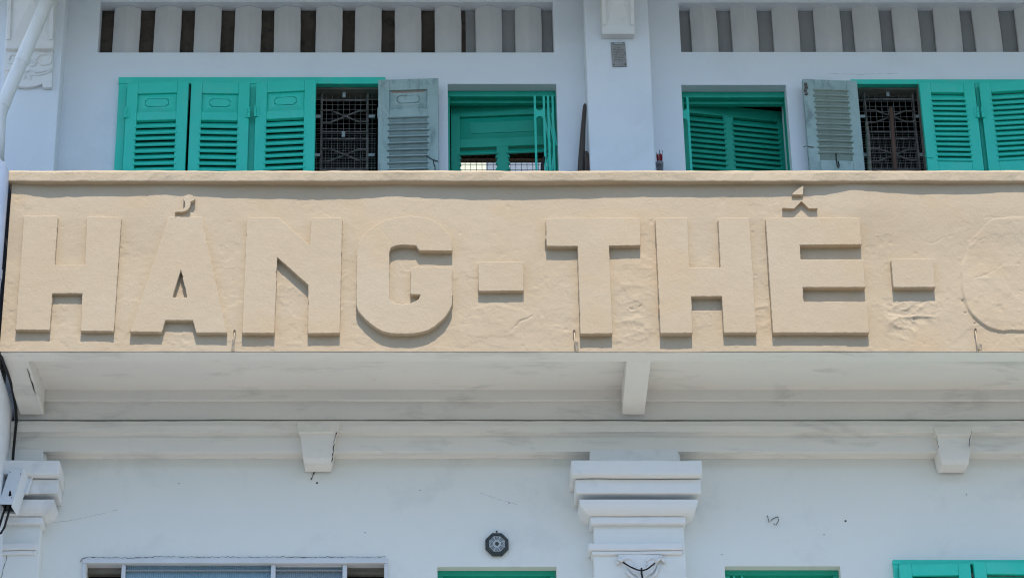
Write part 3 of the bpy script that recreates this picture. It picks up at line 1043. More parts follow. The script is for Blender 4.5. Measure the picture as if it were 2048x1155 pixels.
# returns that close the gap round the floated face
for xa in (XPL,):
    v = [bm.verts.new(p) for p in [(xa, YP - .004, zp0), (xa, YP + .117, zp0), (xa, YP + .117, zc0 + .05), (xa, YP - .004, zc0 + .05)]]
    bm.faces.new(v)
bm.to_mesh(me)
bm.free()
me.materials.append(M['beige'])
PAR = link('balcony_parapet', me, None, 'beige rendered balcony parapet carrying large raised letters')
attach(PAR)

# coping
prof = [(YP - .045, zc0), (YP - .047, zc0 + .052), (YP - .040, Z(340, YP - .045)), (YP + .02, Z(340, YP - .045) + .006), (YP + .16, Z(340, YP - .045) + .004), (YP + .165, zc0), (YP - .01, zc0 + .001)]
c = MB().profx(prof, X(17, 350, YP - .045), XPR, .035, .0016)
part(c, 'coping', M['coping'], .006, parent=PAR)
COL.objects[-1].parent = PAR


# letters ------------------------------------------------------------
def letter(outline, org, sc, t, label, holes=(), name='raised_letter', edge=.012):
    Yf = YP - t

    def conv(pl):
        P = [W(org[0] + x / sc, org[1] + y / sc, Yf) for x, y in pl]
        out = []
        for (ax, az), (bx, bz) in zip(P, P[1:] + P[:1]):
            ln = math.hypot(bx - ax, bz - az)
            n = max(1, int(ln / edge))
            for i in range(n):
                j = 0.0 if i == 0 else (.8 if random.random() > .04 else 2.4)
                out.append((ax + (bx - ax) * i / n + j * random.gauss(0, .0009), az + (bz - az) * i / n + j * random.gauss(0, .0009)))
        return out
    cu = bpy.data.curves.new(name, 'CURVE')
    cu.dimensions = '2D'
    cu.fill_mode = 'BOTH'
    cu.extrude = (t + .02) / 2 - .003
    if name != 'raised_accent':
        cu.bevel_depth = .003
        cu.bevel_resolution = 1
        cu.offset = -.003
    for pl in [outline, *holes]:
        P = conv(pl)
        sp = cu.splines.new('POLY')
        sp.points.add(len(P) - 1)
        for k, (x, z) in enumerate(P):
            sp.points[k].co = (x, z, 0, 1)
        sp.use_cyclic_u = True
    tmp = bpy.data.objects.new('tmp', cu)
    COL.objects.link(tmp)
    dg = bpy.context.evaluated_depsgraph_get()
    me = bpy.data.meshes.new_from_object(tmp.evaluated_get(dg))
    me.transform(Matrix(((1, 0, 0, 0), (0, 0, -1, YP - t + (t + .02) / 2), (0, 1, 0, 0), (0, 0, 0, 1))))
    bpy.data.objects.remove(tmp)
    bpy.data.curves.remove(cu)
    me.name = name
    me.materials.clear()
    me.materials.append(M['beige'])
    o = link(name, me, PAR, label)
    return o


o5, s5 = (0, 340), 3.0404
letter([(145, 277), (352, 277), (332, 576), (515, 576), (527, 280), (738, 285), (692, 980), (490, 977), (500, 750), (319, 750), (303, 972), (93, 970)], o5, s5, .028, 'raised letter H at the left end')
letter([(1025, 283), (1225, 283), (1380, 988), (1193, 988), (1172, 913), (1005, 913), (985, 985), (790, 982)], o5, s5, .032, 'raised letter A under a hook accent', holes=[[(1100, 605), (1048, 772), (1138, 772)]])
letter([(305, 285), (340, 235), (430, 208), (520, 230), (580, 290), (560, 335), (500, 365), (470, 372), (475, 430), (450, 500), (400, 560), (340, 590), (270, 608), (190, 605), (115, 615), (105, 605), (130, 590), (200, 580), (290, 560), (345, 500), (352, 440), (345, 370), (320, 330)],
       (340, 370), 11.55, .034, 'raised hook accent', name='raised_accent', edge=.03)
o6, s6 = (460, 340), 3.0387
letter([(102, 285), (293, 287), (485, 455), (492, 287), (683, 288), (667, 990), (473, 992), (475, 697), (287, 530), (270, 990), (73, 990)], o6, s6, .033, 'raised letter N')
letter([(1352, 490), (1350, 430), (1330, 385), (1280, 330), (1245, 310), (1200, 293), (1150, 283), (1100, 278), (1050, 281), (1000, 288), (955, 300), (910, 320), (868, 345), (830, 375), (800, 408), (785, 430), (772, 490), (768, 650), (768, 820), (775, 845), (790, 870), (818, 902), (850, 930), (888, 958), (930, 980), (965, 988), (1000, 992), (1060, 994), (1120, 992), (1165, 984), (1210, 970), (1252, 944), (1290, 910), (1315, 882), (1335, 850), (1350, 815), (1350, 590), (1098, 588), (1097, 755), (1158, 757), (1145, 785), (1105, 805), (1050, 815), (1000, 808), (970, 785), (968, 640), (968, 500), (980, 470), (1010, 458), (1060, 455), (1130, 458), (1150, 488)], o6, s6, .036, 'raised rounded letter G')
letter([(1508, 557), (1786, 555), (1786, 733), (1510, 735)], o6, s6, .028, 'raised dash after the G', name='raised_dash')
o7, s7 = (1040, 340), 3.0404
letter([(157, 292), (732, 290), (733, 458), (542, 460), (563, 992), (367, 995), (350, 463), (162, 463)], o7, s7, .034, 'raised letter T')
letter([(822, 290), (1018, 287), (1030, 592), (1220, 592), (1205, 290), (1395, 288), (1440, 988), (1240, 988), (1228, 767), (1042, 768), (1050, 990), (855, 992)], o7, s7, .034, 'raised letter H after the T')
o8, s8 = (1500, 340), 3.0401
letter([(95, 290), (668, 287), (680, 452), (303, 455), (308, 542), (692, 542), (702, 712), (320, 712), (326, 800), (715, 800), (724, 988), (140, 988)], o8, s8, .036, 'raised letter E')
letter([(245, 182), (375, 180), (412, 230), (358, 230), (313, 186), (268, 231), (198, 228)], o8, s8, .030, 'raised circumflex', name='raised_accent', edge=.03)
letter([(325, 92), (322, 146), (258, 146), (262, 137)], o8, s8, .034, 'raised acute accent', name='raised_accent', edge=.03)
letter([(858, 536), (1113, 536), (1128, 712), (872, 712)], o8, s8, .034, 'raised dash at the right', name='raised_dash')

# ------------------------------------------------------------------ balcony underside
zs = zp0
part(MB().profx([(YP + .012, zs + .001), (YP + .012, zs + .01), (YP + .12, zs + .2), (YP + .12, zs + .0), (YP + .02, zs - .0015)], XPL + .003, XPR, .05, .0007), 'edge_beam', M['soffit'], .003)
part(MB().profx([(YP + .12, zs + .06), (-.14, zs + .065), (-.14, zs + .2), (YP + .12, zs + .2)], XPL, XPR, .12, .0012), 'balcony_slab', M['soffit'], 0)


def zrow(row, Y):
    return Z(row, Y)


y1, y2 = -.155, -.128
z1 = zs + .065
pr = [(y1, z1 + .01), (y1, zrow(799, y1)), (y1 + .004, zrow(801, y1)), (y2, zrow(803, y2)), (y2, zrow(838.4, y2)), (0, zrow(838.4, y2)), (0, z1 + .01)]
part(MB().profx(pr, XPL, XPR, .05, .001), 'soffit_moulding', M['soffit'], .003)
# cross beams
for (fa, fb, ba, bb) in ((1253, 1303, 1244, 1289), (2, 56, 40, 88), (2560, 2612, 2500, 2548)):
    yA, yB = YP + .12, y1 - .005
    zA, zB = zs + .006, Z(829, yB)
    xa0, xa1, xb0, xb1 = X(fa, 722, yA), X(fb, 722, yA), X(ba, 829, yB), X(bb, 829, yB)
    if fa < 100:
        xa0 = XPL + .004
    q = MB().add([(xa0, yA, zA), (xa1, yA, zA), (xb1, yB, zB), (xb0, yB, zB), (xa0, yA, z1 + .02), (xa1, yA, z1 + .02), (xb1, yB, z1 + .02), (xb0, yB, z1 + .02)],
                 [(0, 3, 2, 1), (4, 5, 6, 7), (0, 1, 5, 4), (1, 2, 6, 5), (2, 3, 7, 6), (3, 0, 4, 7)])
    part(q, 'cantilever_beam', M['soffit'], .008, wob=.003)
# balcony floor
part(MB().box(XPL + .01, XPR, YP + .15, -.001, FLOOR - .045, FLOOR), 'balcony_floor', M['pave'])

# cornice below the balcony, a dark open joint above it
ya, yb_ = -.15, -.118
pr = [(0, zrow(840.2, ya)), (ya + .012, zrow(839.6, ya)), (ya, zrow(841.5, ya)), (ya - .004, zrow(852, ya)), (ya + .002, zrow(863, ya)), (yb_ - .004, zrow(866, yb_)), (yb_ + .004, zrow(871, yb_)), (yb_, zrow(874, yb_)),
      (yb_, zrow(902, yb_)), (yb_ + .03, zrow(905, yb_ + .03)), (-.02, zrow(911, -.02)), (0, zrow(917, 0))]
COR = part(MB().profx(pr, XFIN + .002, XR, .05, .0012), 'cornice', M['soffit'], 0)
for rings in ([(842, 593, 680, -.170), (863, 597, 676, -.173), (866, 600, 673, -.155), (893, 604, 668, -.150), (915, 606, 664, -.146), (925, 609, 661, -.130), (932, 614, 656, -.085)],
              [(852, 1868, 1944, -.170), (868, 1872, 1943, -.172), (871, 1875, 1943, -.155), (893, 1877, 1941, -.150), (918, 1882, 1938, -.146), (928, 1885, 1937, -.130), (934, 1889, 1934, -.085)]):
    q = MB()
    vs_, fs_ = [], []
    for row, pa, pb, yk in rings:
        n = 6
        for i in range(n + 1):
            px = pa + (pb - pa) * i / n
            vs_.append((X(px, row, yk) + random.gauss(0, .0012), yk + random.gauss(0, .0012), Z(row, yk) + random.gauss(0, .001)))
        vs_ += [(X(pb, row, yk), -.01, Z(row, yk)), (X(pa, row, yk), -.01, Z(row, yk))]
    k = 9
    for r_ in range(len(rings) - 1):
        for i in range(k):
            fs_.append((r_ * k + i, r_ * k + (i + 1) % k, (r_ + 1) * k + (i + 1) % k, (r_ + 1) * k + i))
    fs_ += [tuple(range(k)), tuple(reversed(range((len(rings) - 1) * k, len(rings) * k)))]
    q.add(vs_, fs_)
    part(q, 'keystone', M['soffit'], .004)


# capitals
def capital(dx, name='pilaster'):
    A = [  # row top, row bottom, left px, right px, projection
        (897, 921, 1180, 1357, .125), (919, 948, 1143, 1404, .235), (957, 985, 1151, 1401, .185), (1032, 1046, 1181, 1372, .122), (1085, 1098, 1177, 1365, .115), (1100, 1107, 1184, 1364, .104)]
    sh = (X(1188, 1130, -.09) + dx, X(1372, 1130, -.09) + dx)
    pil = part(MB().box(sh[0], sh[1], -.088, 0, 4.6, Z(1100, -.09)).box(sh[0], sh[1], -.088, 0, .14, 4.59), name, M['wall_low'], .007, wob=.003)
    nk = (X(1188, 1066, -.09) + dx, X(1368, 1066, -.09) + dx)
    names = ['neck_block', 'abacus', 'capital_band', 'fillet', 'astragal', 'fillet']
    core = MB().box(nk[0], nk[1], -.092, 0, Z(1106, -.09), Z(905, -.09))
    part(core, 'capital_core', M['wall_low'], .006, wob=.002)
    for (rt, rb, pl, pr_, pj), nm in zip(A, names):
        x0, x1 = X(pl, (rt + rb) / 2, -pj) + dx, X(pr_, (rt + rb) / 2, -pj) + dx
        b = MB().box(x0, x1, -pj, -.0, Z(rb, -pj), Z(rt, -pj))
        part(b, nm, M['trim'], .011 if nm == 'abacus' else .007, seg=3, wob=.003)
    # swelling echinus below the bands
    x0, x1 = X(1159, 1000, -.175) + dx, X(1396, 1000, -.175) + dx
    x2, x3 = X(1184, 1030, -.12) + dx, X(1370, 1030, -.12) + dx
    zt_, zb_ = Z(998, -.175), Z(1031, -.125)
    q = MB()
    prev = None
    for i in range(7):
        t = i / 6
        s = math.sin(t * math.pi / 2)
        c_ = 1 - math.cos(t * math.pi / 2)
        ring = (x0 + (x2 - x0) * c_, x1 + (x3 - x1) * c_, -.175 + .05 * c_, zt_ + (zb_ - zt_) * s)
        if prev:
            q.frustum(ring, prev)
        prev = ring
    part(q, 'echinus', M['trim'], 0)
    return pil


PILC = capital(0)
capital(3.6)
capital(X(-4, 1000, -.1) - X(1276, 1000, -.1))

# sunk-panel scrolls on the middle shaft
pend = [(1236, 1108), (1239, 1117), (1250, 1121), (1256, 1132), (1263, 1143), (1275, 1150), (1283, 1160), (1293, 1151), (1305, 1144), (1312, 1134), (1316, 1120), (1320, 1113), (1322, 1108)]
part(MB().prism([W(a, b, -.1) for a, b in pend], -.100, -.086), 'carved_pendant', M['trim'], .004)
for pl in (spiral(1255, 1130, 22, 14, R(190), R(400), 18, .75), spiral(1308, 1128, 22, 14, R(-10), R(-220), 18, .75),
           [(1236, 1113), (1240, 1120), (1252, 1117)], [(1322, 1110), (1318, 1118), (1306, 1116)], [(1252, 1140), (1262, 1150), (1272, 1158)], [(1318, 1130), (1312, 1145), (1300, 1158)]):
    q = MB()
    q.tube([(W(a, b, -.1)[0], -.099, W(a, b, -.1)[1]) for a, b in pl], .008, 7)
    part(q, 'carved_scroll', M['trim'], 0, smooth=True)

# ------------------------------------------------------------------ lower openings
# white framed window with ribbed plastic panes
yw = -.012
x0, x1 = X(164, 1140, yw), X(776, 1140, yw)
zt_, zi = Z(1115, yw), Z(1125, yw)
fr = MB().box(x0, x1, yw, .1, zi, zt_)
fr.box(x0, X(171, 1140, yw), yw + .001, .1, 5.3, zi).box(X(769, 1140, yw), x1, yw + .001, .1, 5.3, zi)
part(fr, 'window_frame', M['whiteframe'], .004)
for pa, pb in ((243, 251), (542, 551), (685, 694)):
    part(MB().box(X(pa, 1140, .01), X(pb, 1140, .01), .005, .07, 5.3, zi), 'window_mullion', M['whiteframe'], .003)
for pa, pb, rt, nm, mm in ((251, 542, 1129, 'blue ribbed plastic pane', 'plastic'), (551, 685, 1134, 'grey ribbed plastic pane set lower', 'plastic_grey')):
    yy = .03
    xa, xb, zz = X(pa, 1140, yy), X(pb, 1140, yy), Z(rt, yy)
    q = MB()
    n = int((xb - xa) / .0055)
    V, F = [], []
    for i in range(n + 1):
        x = xa + (xb - xa) * i / n
        V += [(x, yy + (.0022 if i % 2 else -.0022), 5.3), (x, yy + (.0022 if i % 2 else -.0022), zz)]
    F = [(2 * i, 2 * i + 2, 2 * i + 3, 2 * i + 1) for i in range(n)]
    q.add(V, F)
    part(q, 'ribbed_pane', M[mm], label=nm)
    part(MB().box(xa, xb, .02, .04, zz, zz + .02), 'pane_rail', M['whiteframe'], .002)
    part(MB().box(xa, xb, .012, .022, Z(1142, yy) - .003, Z(1142, yy) + .003), 'glazing_wire', M['greypanel'])
for pa, pb in ((171, 243), (694, 769)):
    yy = .06
    part(MB().box(X(pa, 1140, yy), X(pb, 1140, yy), yy, .1, Z(1147, yy), Z(1126, yy) + .03), 'window_head', M['oldwood'], .004)
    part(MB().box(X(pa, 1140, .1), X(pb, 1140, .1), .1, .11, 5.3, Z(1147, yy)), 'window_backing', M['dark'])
# lower doors
for O, pa, pb, ra, rb in ((LDOOR1, 876, 1113, 1140, 1150), (LDOOR2, 1451, 1680, 1138, 1149)):
    yy = .06
    q = MB().box(O[0], O[1], yy, .15, Z(rb, yy), Z(ra, yy)).box(O[0], O[0] + .03, yy + .003, .15, 3.9, Z(rb, yy)).box(O[1] - .03, O[1], yy + .003, .15, 3.9, Z(rb, yy))
    part(q, 'door_frame', M['teal_shaded'], .004)
    part(MB().box(O[0] + .03, O[1] - .03, .13, .16, 3.9, Z(rb, yy)), 'door_leaf', M['teal_shaded'], .004)
for pa in (1455, 1466, 1482):
    part(MB().box(X(pa, 1150, .07), X(pa + 4, 1150, .07), .07, .076, 5.0, Z(1150, .07)), 'gate_upright', M['teal'], .001)
# lower right shuttered window
yy = -.028
fr = MB().box(X(1786, 1122, yy), X(2270, 1122, yy), yy, .1, Z(1127.5, yy), Z(1118, yy)).box(X(1788, 1140, yy), X(1798, 1140, yy), yy + .002, .1, 5.3, Z(1127.5, yy))
fr.box(X(1941, 1140, yy), X(1944, 1140, yy), yy + .02, .1, 5.3, Z(1127.5, yy))
part(fr, 'window_frame', M['teal'], .004)
a, b = X(1798.5, 1140, -.05), X(1940, 1140, -.05)
shutter(a, hy, b - a, +1, R(2.0), 5.35, Z(1129, -.05), 'full', M['teal'], M['teal'], .0345)
a, b = X(1945, 1140, -.05), X(2085, 1140, -.05)
shutter(b, hy, b - a, -1, R(3.0), 5.35, Z(1127, -.05), 'full', M['teal'], M['teal'], .0345)
a, b = X(2100, 1140, -.05), X(2245, 1140, -.05)
shutter(a, hy, b - a, +1, R(2.0), 5.35, Z(1128, -.05), 'full', M['teal'], M['teal'], .0345)


# ------------------------------------------------------------------ cracks and nail holes in the plaster
def crack(pts, Y, w, name='plaster_crack', m='crack'):
    P = []
    for (ax, ay), (bx, by) in zip(pts[:-1], pts[1:]):
        n = max(1, int(math.hypot(bx - ax, by - ay) / 4))
        for i in range(n):
            P.append((ax + (bx - ax) * i / n + random.gauss(0, .5), ay + (by - ay) * i / n + random.gauss(0, .5)))
    P.append(pts[-1])
    q = MB()
    Q = []
    for i, (px, py) in enumerate(P):
        Yv = Y(px, py) if callable(Y) else Y
        x, z = W(px, py, Yv)
        Q.append((x, Yv, z, w * random.uniform(.3, 1.2)))
    V, F = [], []
    for i, (x, yv, z, ww) in enumerate(Q):
        a = Q[max(0, i - 1)]
        b = Q[min(len(Q) - 1, i + 1)]
        dx, dz = b[0] - a[0], b[2] - a[2]
        l = math.hypot(dx, dz) or 1
        V += [(x - dz / l * ww / 2, yv - .0015, z + dx / l * ww / 2), (x + dz / l * ww / 2, yv - .0015, z - dx / l * ww / 2)]
    F = [(2 * i, 2 * i + 1, 2 * i + 3, 2 * i + 2) for i in range(len(Q) - 1)]
    q.add(V, F)
    part(q, name, M[m])


crack([(160, 1122), (166, 1115), (180, 1113), (215, 1114), (260, 1115), (320, 1112), (380, 1113), (480, 1113), (600, 1113), (772, 1113)], -.013, .004)
crack([(636, 934), (628, 945), (622, 958)], -.0015, .008)
crack([(100, 1045), (140, 1040), (190, 1030), (235, 1018)], -.0005, .0016, m='hairline')
crack([(960, 985), (1000, 998), (1035, 1008)], -.0005, .0013, m='hairline')
crack([(1655, 148), (1720, 149), (1795, 147)], -.0005, .0016, m='hairline')
crack([(2, 1155), (14, 1110), (18, 1085)], -.089, .003)
crack([(677, 845), (668, 885), (664, 925)], -.168, .006)
crack([(1872, 868), (1877, 895)], -.168, .003)
crack([(1943, 860), (1938, 893)], -.168, .004)


def ybeam(px, py):
    t = min(1, max(0, (py - 722) / 107))
    return YP + .12 + (y1 - .005 - YP - .12) * t


q = MB()
V, F = [], []
pl = [(54, 735), (58, 745), (61, 757), (65, 766), (68, 778), (72, 786)]
for i, (px, py) in enumerate(pl):
    yv = ybeam(px, py)
    zA, zB = zs + .006, Z(829, y1 - .005)
    x_, z_ = W(px, py, yv)
    ww = [.002, .006, .004, .009, .006, .002][i]
    V += [(x_ - ww / 2, yv, z_ - .003), (x_ + ww / 2, yv, z_ - .003)]
part(MB().add(V, [(2 * i, 2 * i + 1, 2 * i + 3, 2 * i + 2) for i in range(len(pl) - 1)]), 'plaster_crack', M['crack'])
for px, py, r in ((634, 965, .006), (1691, 1041, .006), (730, 1064, .003), (840, 980, .003), (1648, 1068, .003), (1933, 988, .003), (358, 966, .003), (1018, 1005, .003), (1444, 1108, .003)):
    x_, z_ = W(px, py, 0)
    part(MB().tube([(x_, -.0012, z_), (x_, .01, z_)], r, 8), 'nail_hole', M['crack'])

# ================================================================== LOOSE THINGS
# octagonal mirror
cx_, cz_ = W(994, 1087, -.02)
mir = thing('octagonal_mirror', 'dark octagonal mirror with trigram rings hung on the white wall under the balcony', 'mirror', (cx_, 0, cz_))


def octa(r, a0=22.5):
    return [(r * math.cos(R(a0 + 45 * i)), r * math.sin(R(a0 + 45 * i)) * 1.03) for i in range(8)]


MB().prism(octa(.066), -.022, -.002).build('mirror_frame', M['frame_dark'], mir, .004)
MB().prism(octa(.044), -.0245, -.02).build('mirror_plate', M['silver'], mir)
q = MB()
for k in range(8):
    an = R(90 + 45 * k)
    for j, r in enumerate((.0365, .030, .0235)):
        hl = .0115 * r / .0365
        t = Vector((-math.sin(an), math.cos(an)))
        n = Vector((math.cos(an), math.sin(an))) * r
        segs = [(-hl, hl)] if (k >> j) & 1 else [(-hl, -hl * .2), (hl * .2, hl)]
        for s0, s1 in segs:
            q.bar((n.x + t.x * s0, n.y + t.y * s0), (n.x + t.x * s1, n.y + t.y * s1), .0024, -.0262, -.0243)
q.build('trigram_bars', M['frame_dark'], mir)
MB().tube([(0, -.0243, 0), (0, -.027, 0)], .0105, 14).build('mirror_centre', M['frame_dark'], mir)
MB().tube([(0, -.012, .068), (0, -.012, .076), (0, 0, .080)], .004, 6).build('mirror_hook', M['black'], mir)

# plaque
px_, pz_ = W(1237.5, 109, -.145)
pq = thing('plaque', 'small weathered grey metal plaque on the pilaster above the balcony', 'plaque', (px_, -.14, pz_))
w_, h_ = X(1252.5, 109, -.145) - X(1223.5, 109, -.145), Z(85, -.145) - Z(134, -.145)
MB().box(-w_ / 2, w_ / 2, -.007, -.001, -h_ / 2, h_ / 2).build('plate', M['plate'], pq, .002)
MB().box(-w_ / 2 + .001, w_ / 2 - .001, -.011, -.0072, h_ / 2 - .018, h_ / 2 - .003).build('clip', M['tab'], pq, .001)
for sx, sz in ((-.34, .44), (.36, .44), (.38, -.42), (-.38, -.42)):
    MB().tube([(w_ * sx, -.013, h_ * sz), (w_ * sx, -.007, h_ * sz)], .003, 6).build('screw', M['black'], pq)
q = MB()
for r_ in range(9):
    zz = h_ * .26 - r_ * h_ * .068
    x_ = -w_ * (.12 if r_ == 0 else .34)
    xe = -x_
    while x_ < xe:
        l = random.uniform(.002, .007)
        if random.random() < .8:
            q.box(x_, x_ + l, -.0078, -.0069, zz - .002, zz + random.uniform(.0, .003))
        x_ += l + .0025
q.build('worn_lettering', M['etch'], pq)
pq.rotation_euler = (0, R(-1.5), 0)


# poles leaning in the corner by the pilaster
def pole(pts, r, m, label, group='poles leaning in the corner by the pilaster', name='wooden_pole'):
    o = MB().tube(pts, r, 10).build(name, m, None, 0, True)
    return tag(o, label, 'pole', group)


def P3(px, py, Y):
    x, z = W(px, py, Y)
    return (x, Y, z)


def down(px, row, Y, dx=0.0):
    x, z = W(px, row, Y)
    return (x + dx, Y, FLOOR)


pole([P3(1160, 395, -.07), P3(1163, 320, -.066), P3(1166, 260, -.06), P3(1169.5, 212, -.055), P3(1169.8, 208, -.055)], [.0215, .019, .014, .0105, .006], M['polewood'], 'tall tapering grey brown pole leaning in the corner left of the white pilaster')
pole([P3(1172, 395, -.10), P3(1173, 330, -.09), P3(1172.5, 304, -.085), P3(1172.4, 302.5, -.085)], [.011, .011, .010, .005], M['polewood'], 'short round ended brown pole between the tall pole and a darker stub', )
pole([P3(1177, 395, -.10), P3(1176.5, 330, -.09), P3(1176, 308, -.085), P3(1175.5, 306, -.085)], [.010, .010, .009, .004], M['brown'], 'dark reddish stub of a pole nearest the pilaster edge')
# dark stick by the folding gate
pole([P3(1083.5, 395, -.03), P3(1085, 330, -.03), P3(1088, 316, -.03), P3(1088.5, 313.5, -.03)], [.011, .0105, .0085, .006], M['black'], 'black stick end standing in front of the teal folding gate', None, 'black_stick')

# incense holder
ix, iz = W(1320, 345, -.10)
inc = thing('incense_holder', 'red incense sticks in a dark can fixed beside the right edge of the pilaster', 'incense holder', (ix, -.1, Z(352, -.1)))
hz = Z(325, -.1) - Z(352, -.1)
MB().tube([(0, 0, 0), (0, 0, hz * .6), (0, 0, hz)], [.017, .020, .0225], 14).build('can', M['can'], inc)
for k in range(13):
    an = random.uniform(0, 6.28)
    rr = random.uniform(.003, .018)
    x_, y_ = rr * math.cos(an), rr * math.sin(an)
    hh = hz + random.uniform(.035, .062)
    MB().tube([(x_ * .8, y_ * .8, hz * .5), (x_ * 1.25, y_ * 1.2, hh)], .0032, 5).build('incense_stick', M['red'], inc)
for k in range(4):
    x_ = random.uniform(-.015, .02)
    MB().tube([(x_, 0, hz * .8), (x_ * 1.8, 0, hz + random.uniform(.06, .085))], .0012, 4).build('burnt_stick', M['black'], inc)
q = MB().tube([(0.024, .0, hz * .2), (.05, .1, hz * .2)], .003, 5).build('can_bracket', M['iron'], inc)

# sticks in the right hand grille
pole([P3(1793, 395, .02), P3(1790, 330, .02), P3(1785, 260, .02), P3(1782, 216, .02)], [.0135, .0135, .013, .012], M['brown'], 'reddish brown wooden stick standing upright before the middle of the right iron grille', 'sticks in the right grille', 'wooden_stick')
pole([P3(1741, 395, .015), P3(1739, 330, .015), P3(1735.5, 270, .015), P3(1735, 264, .015), P3(1734.6, 262, .015), P3(1734, 256, .015), P3(1733.5, 252, .015), P3(1733.2, 249, .015), P3(1733, 244, .015)],
     [.0125, .0125, .0125, .008, .0115, .0115, .008, .011, .006], M['oldwood'], 'turned grey wooden spindle at the left side of the right iron grille', 'sticks in the right grille', 'wooden_spindle')

# wires
def wirething(name, pts, r, m, label, cat='wire'):
    o = MB().tube(pts, r, 6).build(name, m, None, 0, True)
    return tag(o, label, cat)


wirething('wire_hook', [P3(1672, 306, -.078), P3(1672.5, 318, -.08), P3(1675, 333, -.082), P3(1677.5, 336, -.084), P3(1678.5, 331, -.085), P3(1676, 322, -.085)], .0034, M['black'], 'thin dark wire hook hanging from the last slat of the weathered sage shutter')
wirething('tie_wire', [P3(1606, 294, -.087), P3(1614, 292, -.089), P3(1628, 294.5, -.087)], .0022, M['iron'], 'short tie wire on the left stile of the weathered sage shutter')
wirething('tie_wire', [P3(1848, 312, -.072), P3(1856, 314, -.074), P3(1864, 315.5, -.074), P3(1868, 313, -.072)], .0018, M['teal'], 'painted teal tie wire on the stile beside the right grille')
wirething('loose_wire', [P3(850, 310, -.088), P3(860, 316, -.087), P3(868, 320, -.087), P3(876, 322.5, -.087)], .0022, M['black'], 'dark wire slanting across the right stile of the blue grey shutter')
wirething('loose_wire', [P3(867, 320, -.087), P3(867.5, 327, -.087), P3(870, 333, -.087), P3(870.5, 342, -.087), P3(870.5, 360, -.087)], .0022, M['black'], 'dark wire hanging down the right stile of the blue grey shutter')
wirething('bent_wire', [P3(1535, 1030, -.006), P3(1538, 1044, -.012), P3(1546, 1036, -.004), P3(1556, 1032, -.003), P3(1557, 1040, -.01), P3(1552, 1049, -.014), P3(1547, 1046, -.012)], .0019, M['black'], 'bent scrap of dark wire sticking out of the lower wall right of the capital')
vw = thing('hanging_wire', 'black wire strung in a V across the carved scrolls of the middle pilaster', 'wire', P3(1282, 1140, -.1))
vo = Vector(vw.location)
MB().tube([Vector(P3(*p)) - vo for p in ((1235, 1116, -.105), (1247, 1124, -.118), (1262, 1133, -.122), (1275, 1138.5, -.122), (1284, 1140, -.122), (1294, 1137, -.122), (1306, 1128, -.12), (1322, 1115, -.105))], .0042, 7).build('wire_span', M['black'], vw, smooth=True)
MB().tube([Vector(P3(*p)) - vo for p in ((1283, 1135, -.117), (1283, 1145, -.12), (1286, 1160, -.12), (1286, 1230, -.12))], .0055, 7).build('wire_drop', M['black'], vw, smooth=True)
for pa in (((1234, 1115, -.107), (1246, 1122, -.119)), ((1310, 1124, -.12), (1323, 1114, -.107))):
    MB().tube([Vector(P3(*p)) - vo for p in pa], .0068, 7).build('wire_sleeve', M['pvc'], vw, smooth=True)


# steel straps hanging on screws at the foot of the parapet
def strap(pts, plate, label):
    o = thing('steel_strap', label, 'bracket', P3(pts[0][0], pts[0][1], YP), 'steel straps at the foot of the parapet')
    oo = Vector(o.location)
    MB().tube([Vector(P3(*pts[0], YP - .022)) - oo, Vector(P3(*pts[0], YP + .01)) - oo], .006, 8).build('screw', M['bracket'], o)
    MB().tube([Vector(P3(p[0], p[1] + 2, YP - .016)) - oo for p in pts], .0028, 6).build('strap_wire', M['letter'], o, smooth=True)
    (ax, ay), (bx, by), wd = plate
    a_, b_ = W(ax, ay, YP - .03), W(bx, by, YP - .03)
    q = MB().bar((a_[0] - oo.x, a_[1] - oo.z), (b_[0] - oo.x, b_[1] - oo.z), wd, -.032, -.026)
    q.build('strap_plate', M['bracket'], o, .002)
    for t in (.12, .75, .9):
        x_, z_ = a_[0] + (b_[0] - a_[0]) * t - oo.x, a_[1] + (b_[1] - a_[1]) * t - oo.z
        MB().tube([(x_, -.0335, z_), (x_, -.03, z_)], .0032, 6).build('bolt', M['letter'], o)


strap([(469, 661), (467.5, 678), (466, 690)], ((467.5, 678), (465.5, 703), .015), 'thin steel strap under the gap between the A and the N')
strap([(1148.5, 661), (1150, 685), (1151, 701)], ((1153.5, 682), (1154, 704), .016), 'brown perforated steel strap beside the foot of the T')
strap([(1951, 658), (1954, 685), (1957, 701)], ((1961.5, 687), (1960, 700), .015), 'steel strap under the ghost of the chiselled letter at right')

# ================================================================== NEIGHBOUR AND PIPES
NB = thing('neighbouring_house', 'pale blue white neighbouring house wall along the left edge of the picture', 'building', (XL - .6, 0, 0))
nb_inv = Matrix.Translation((-(XL - .6), 0, 0))


def npart(mb, name, m, bevel=0.0, label=None):
    o = mb.build(name, m, NB, bevel, False, label)
    o.matrix_parent_inverse = nb_inv
    return o


xf = X(26, 880, 0)
npart(MB().box(-4.2, XLW - .004, -.03, .2, .14, 11.6), 'facade_wall', M['wall'], .005)
npart(MB().box(XFIN - .7, XFIN, -.62, -.031, .14, zs - .02), 'party_fin', M['wall'], .008)
npart(MB().box(XL - .7, XL - .006, -.60, -.40, zs - .019, Z(352, -.6)), 'gap_shade_panel', M['black'], .004, label='black panel standing in for the shade of the gap beside the parapet')  # black box added as the deep shade of the gap

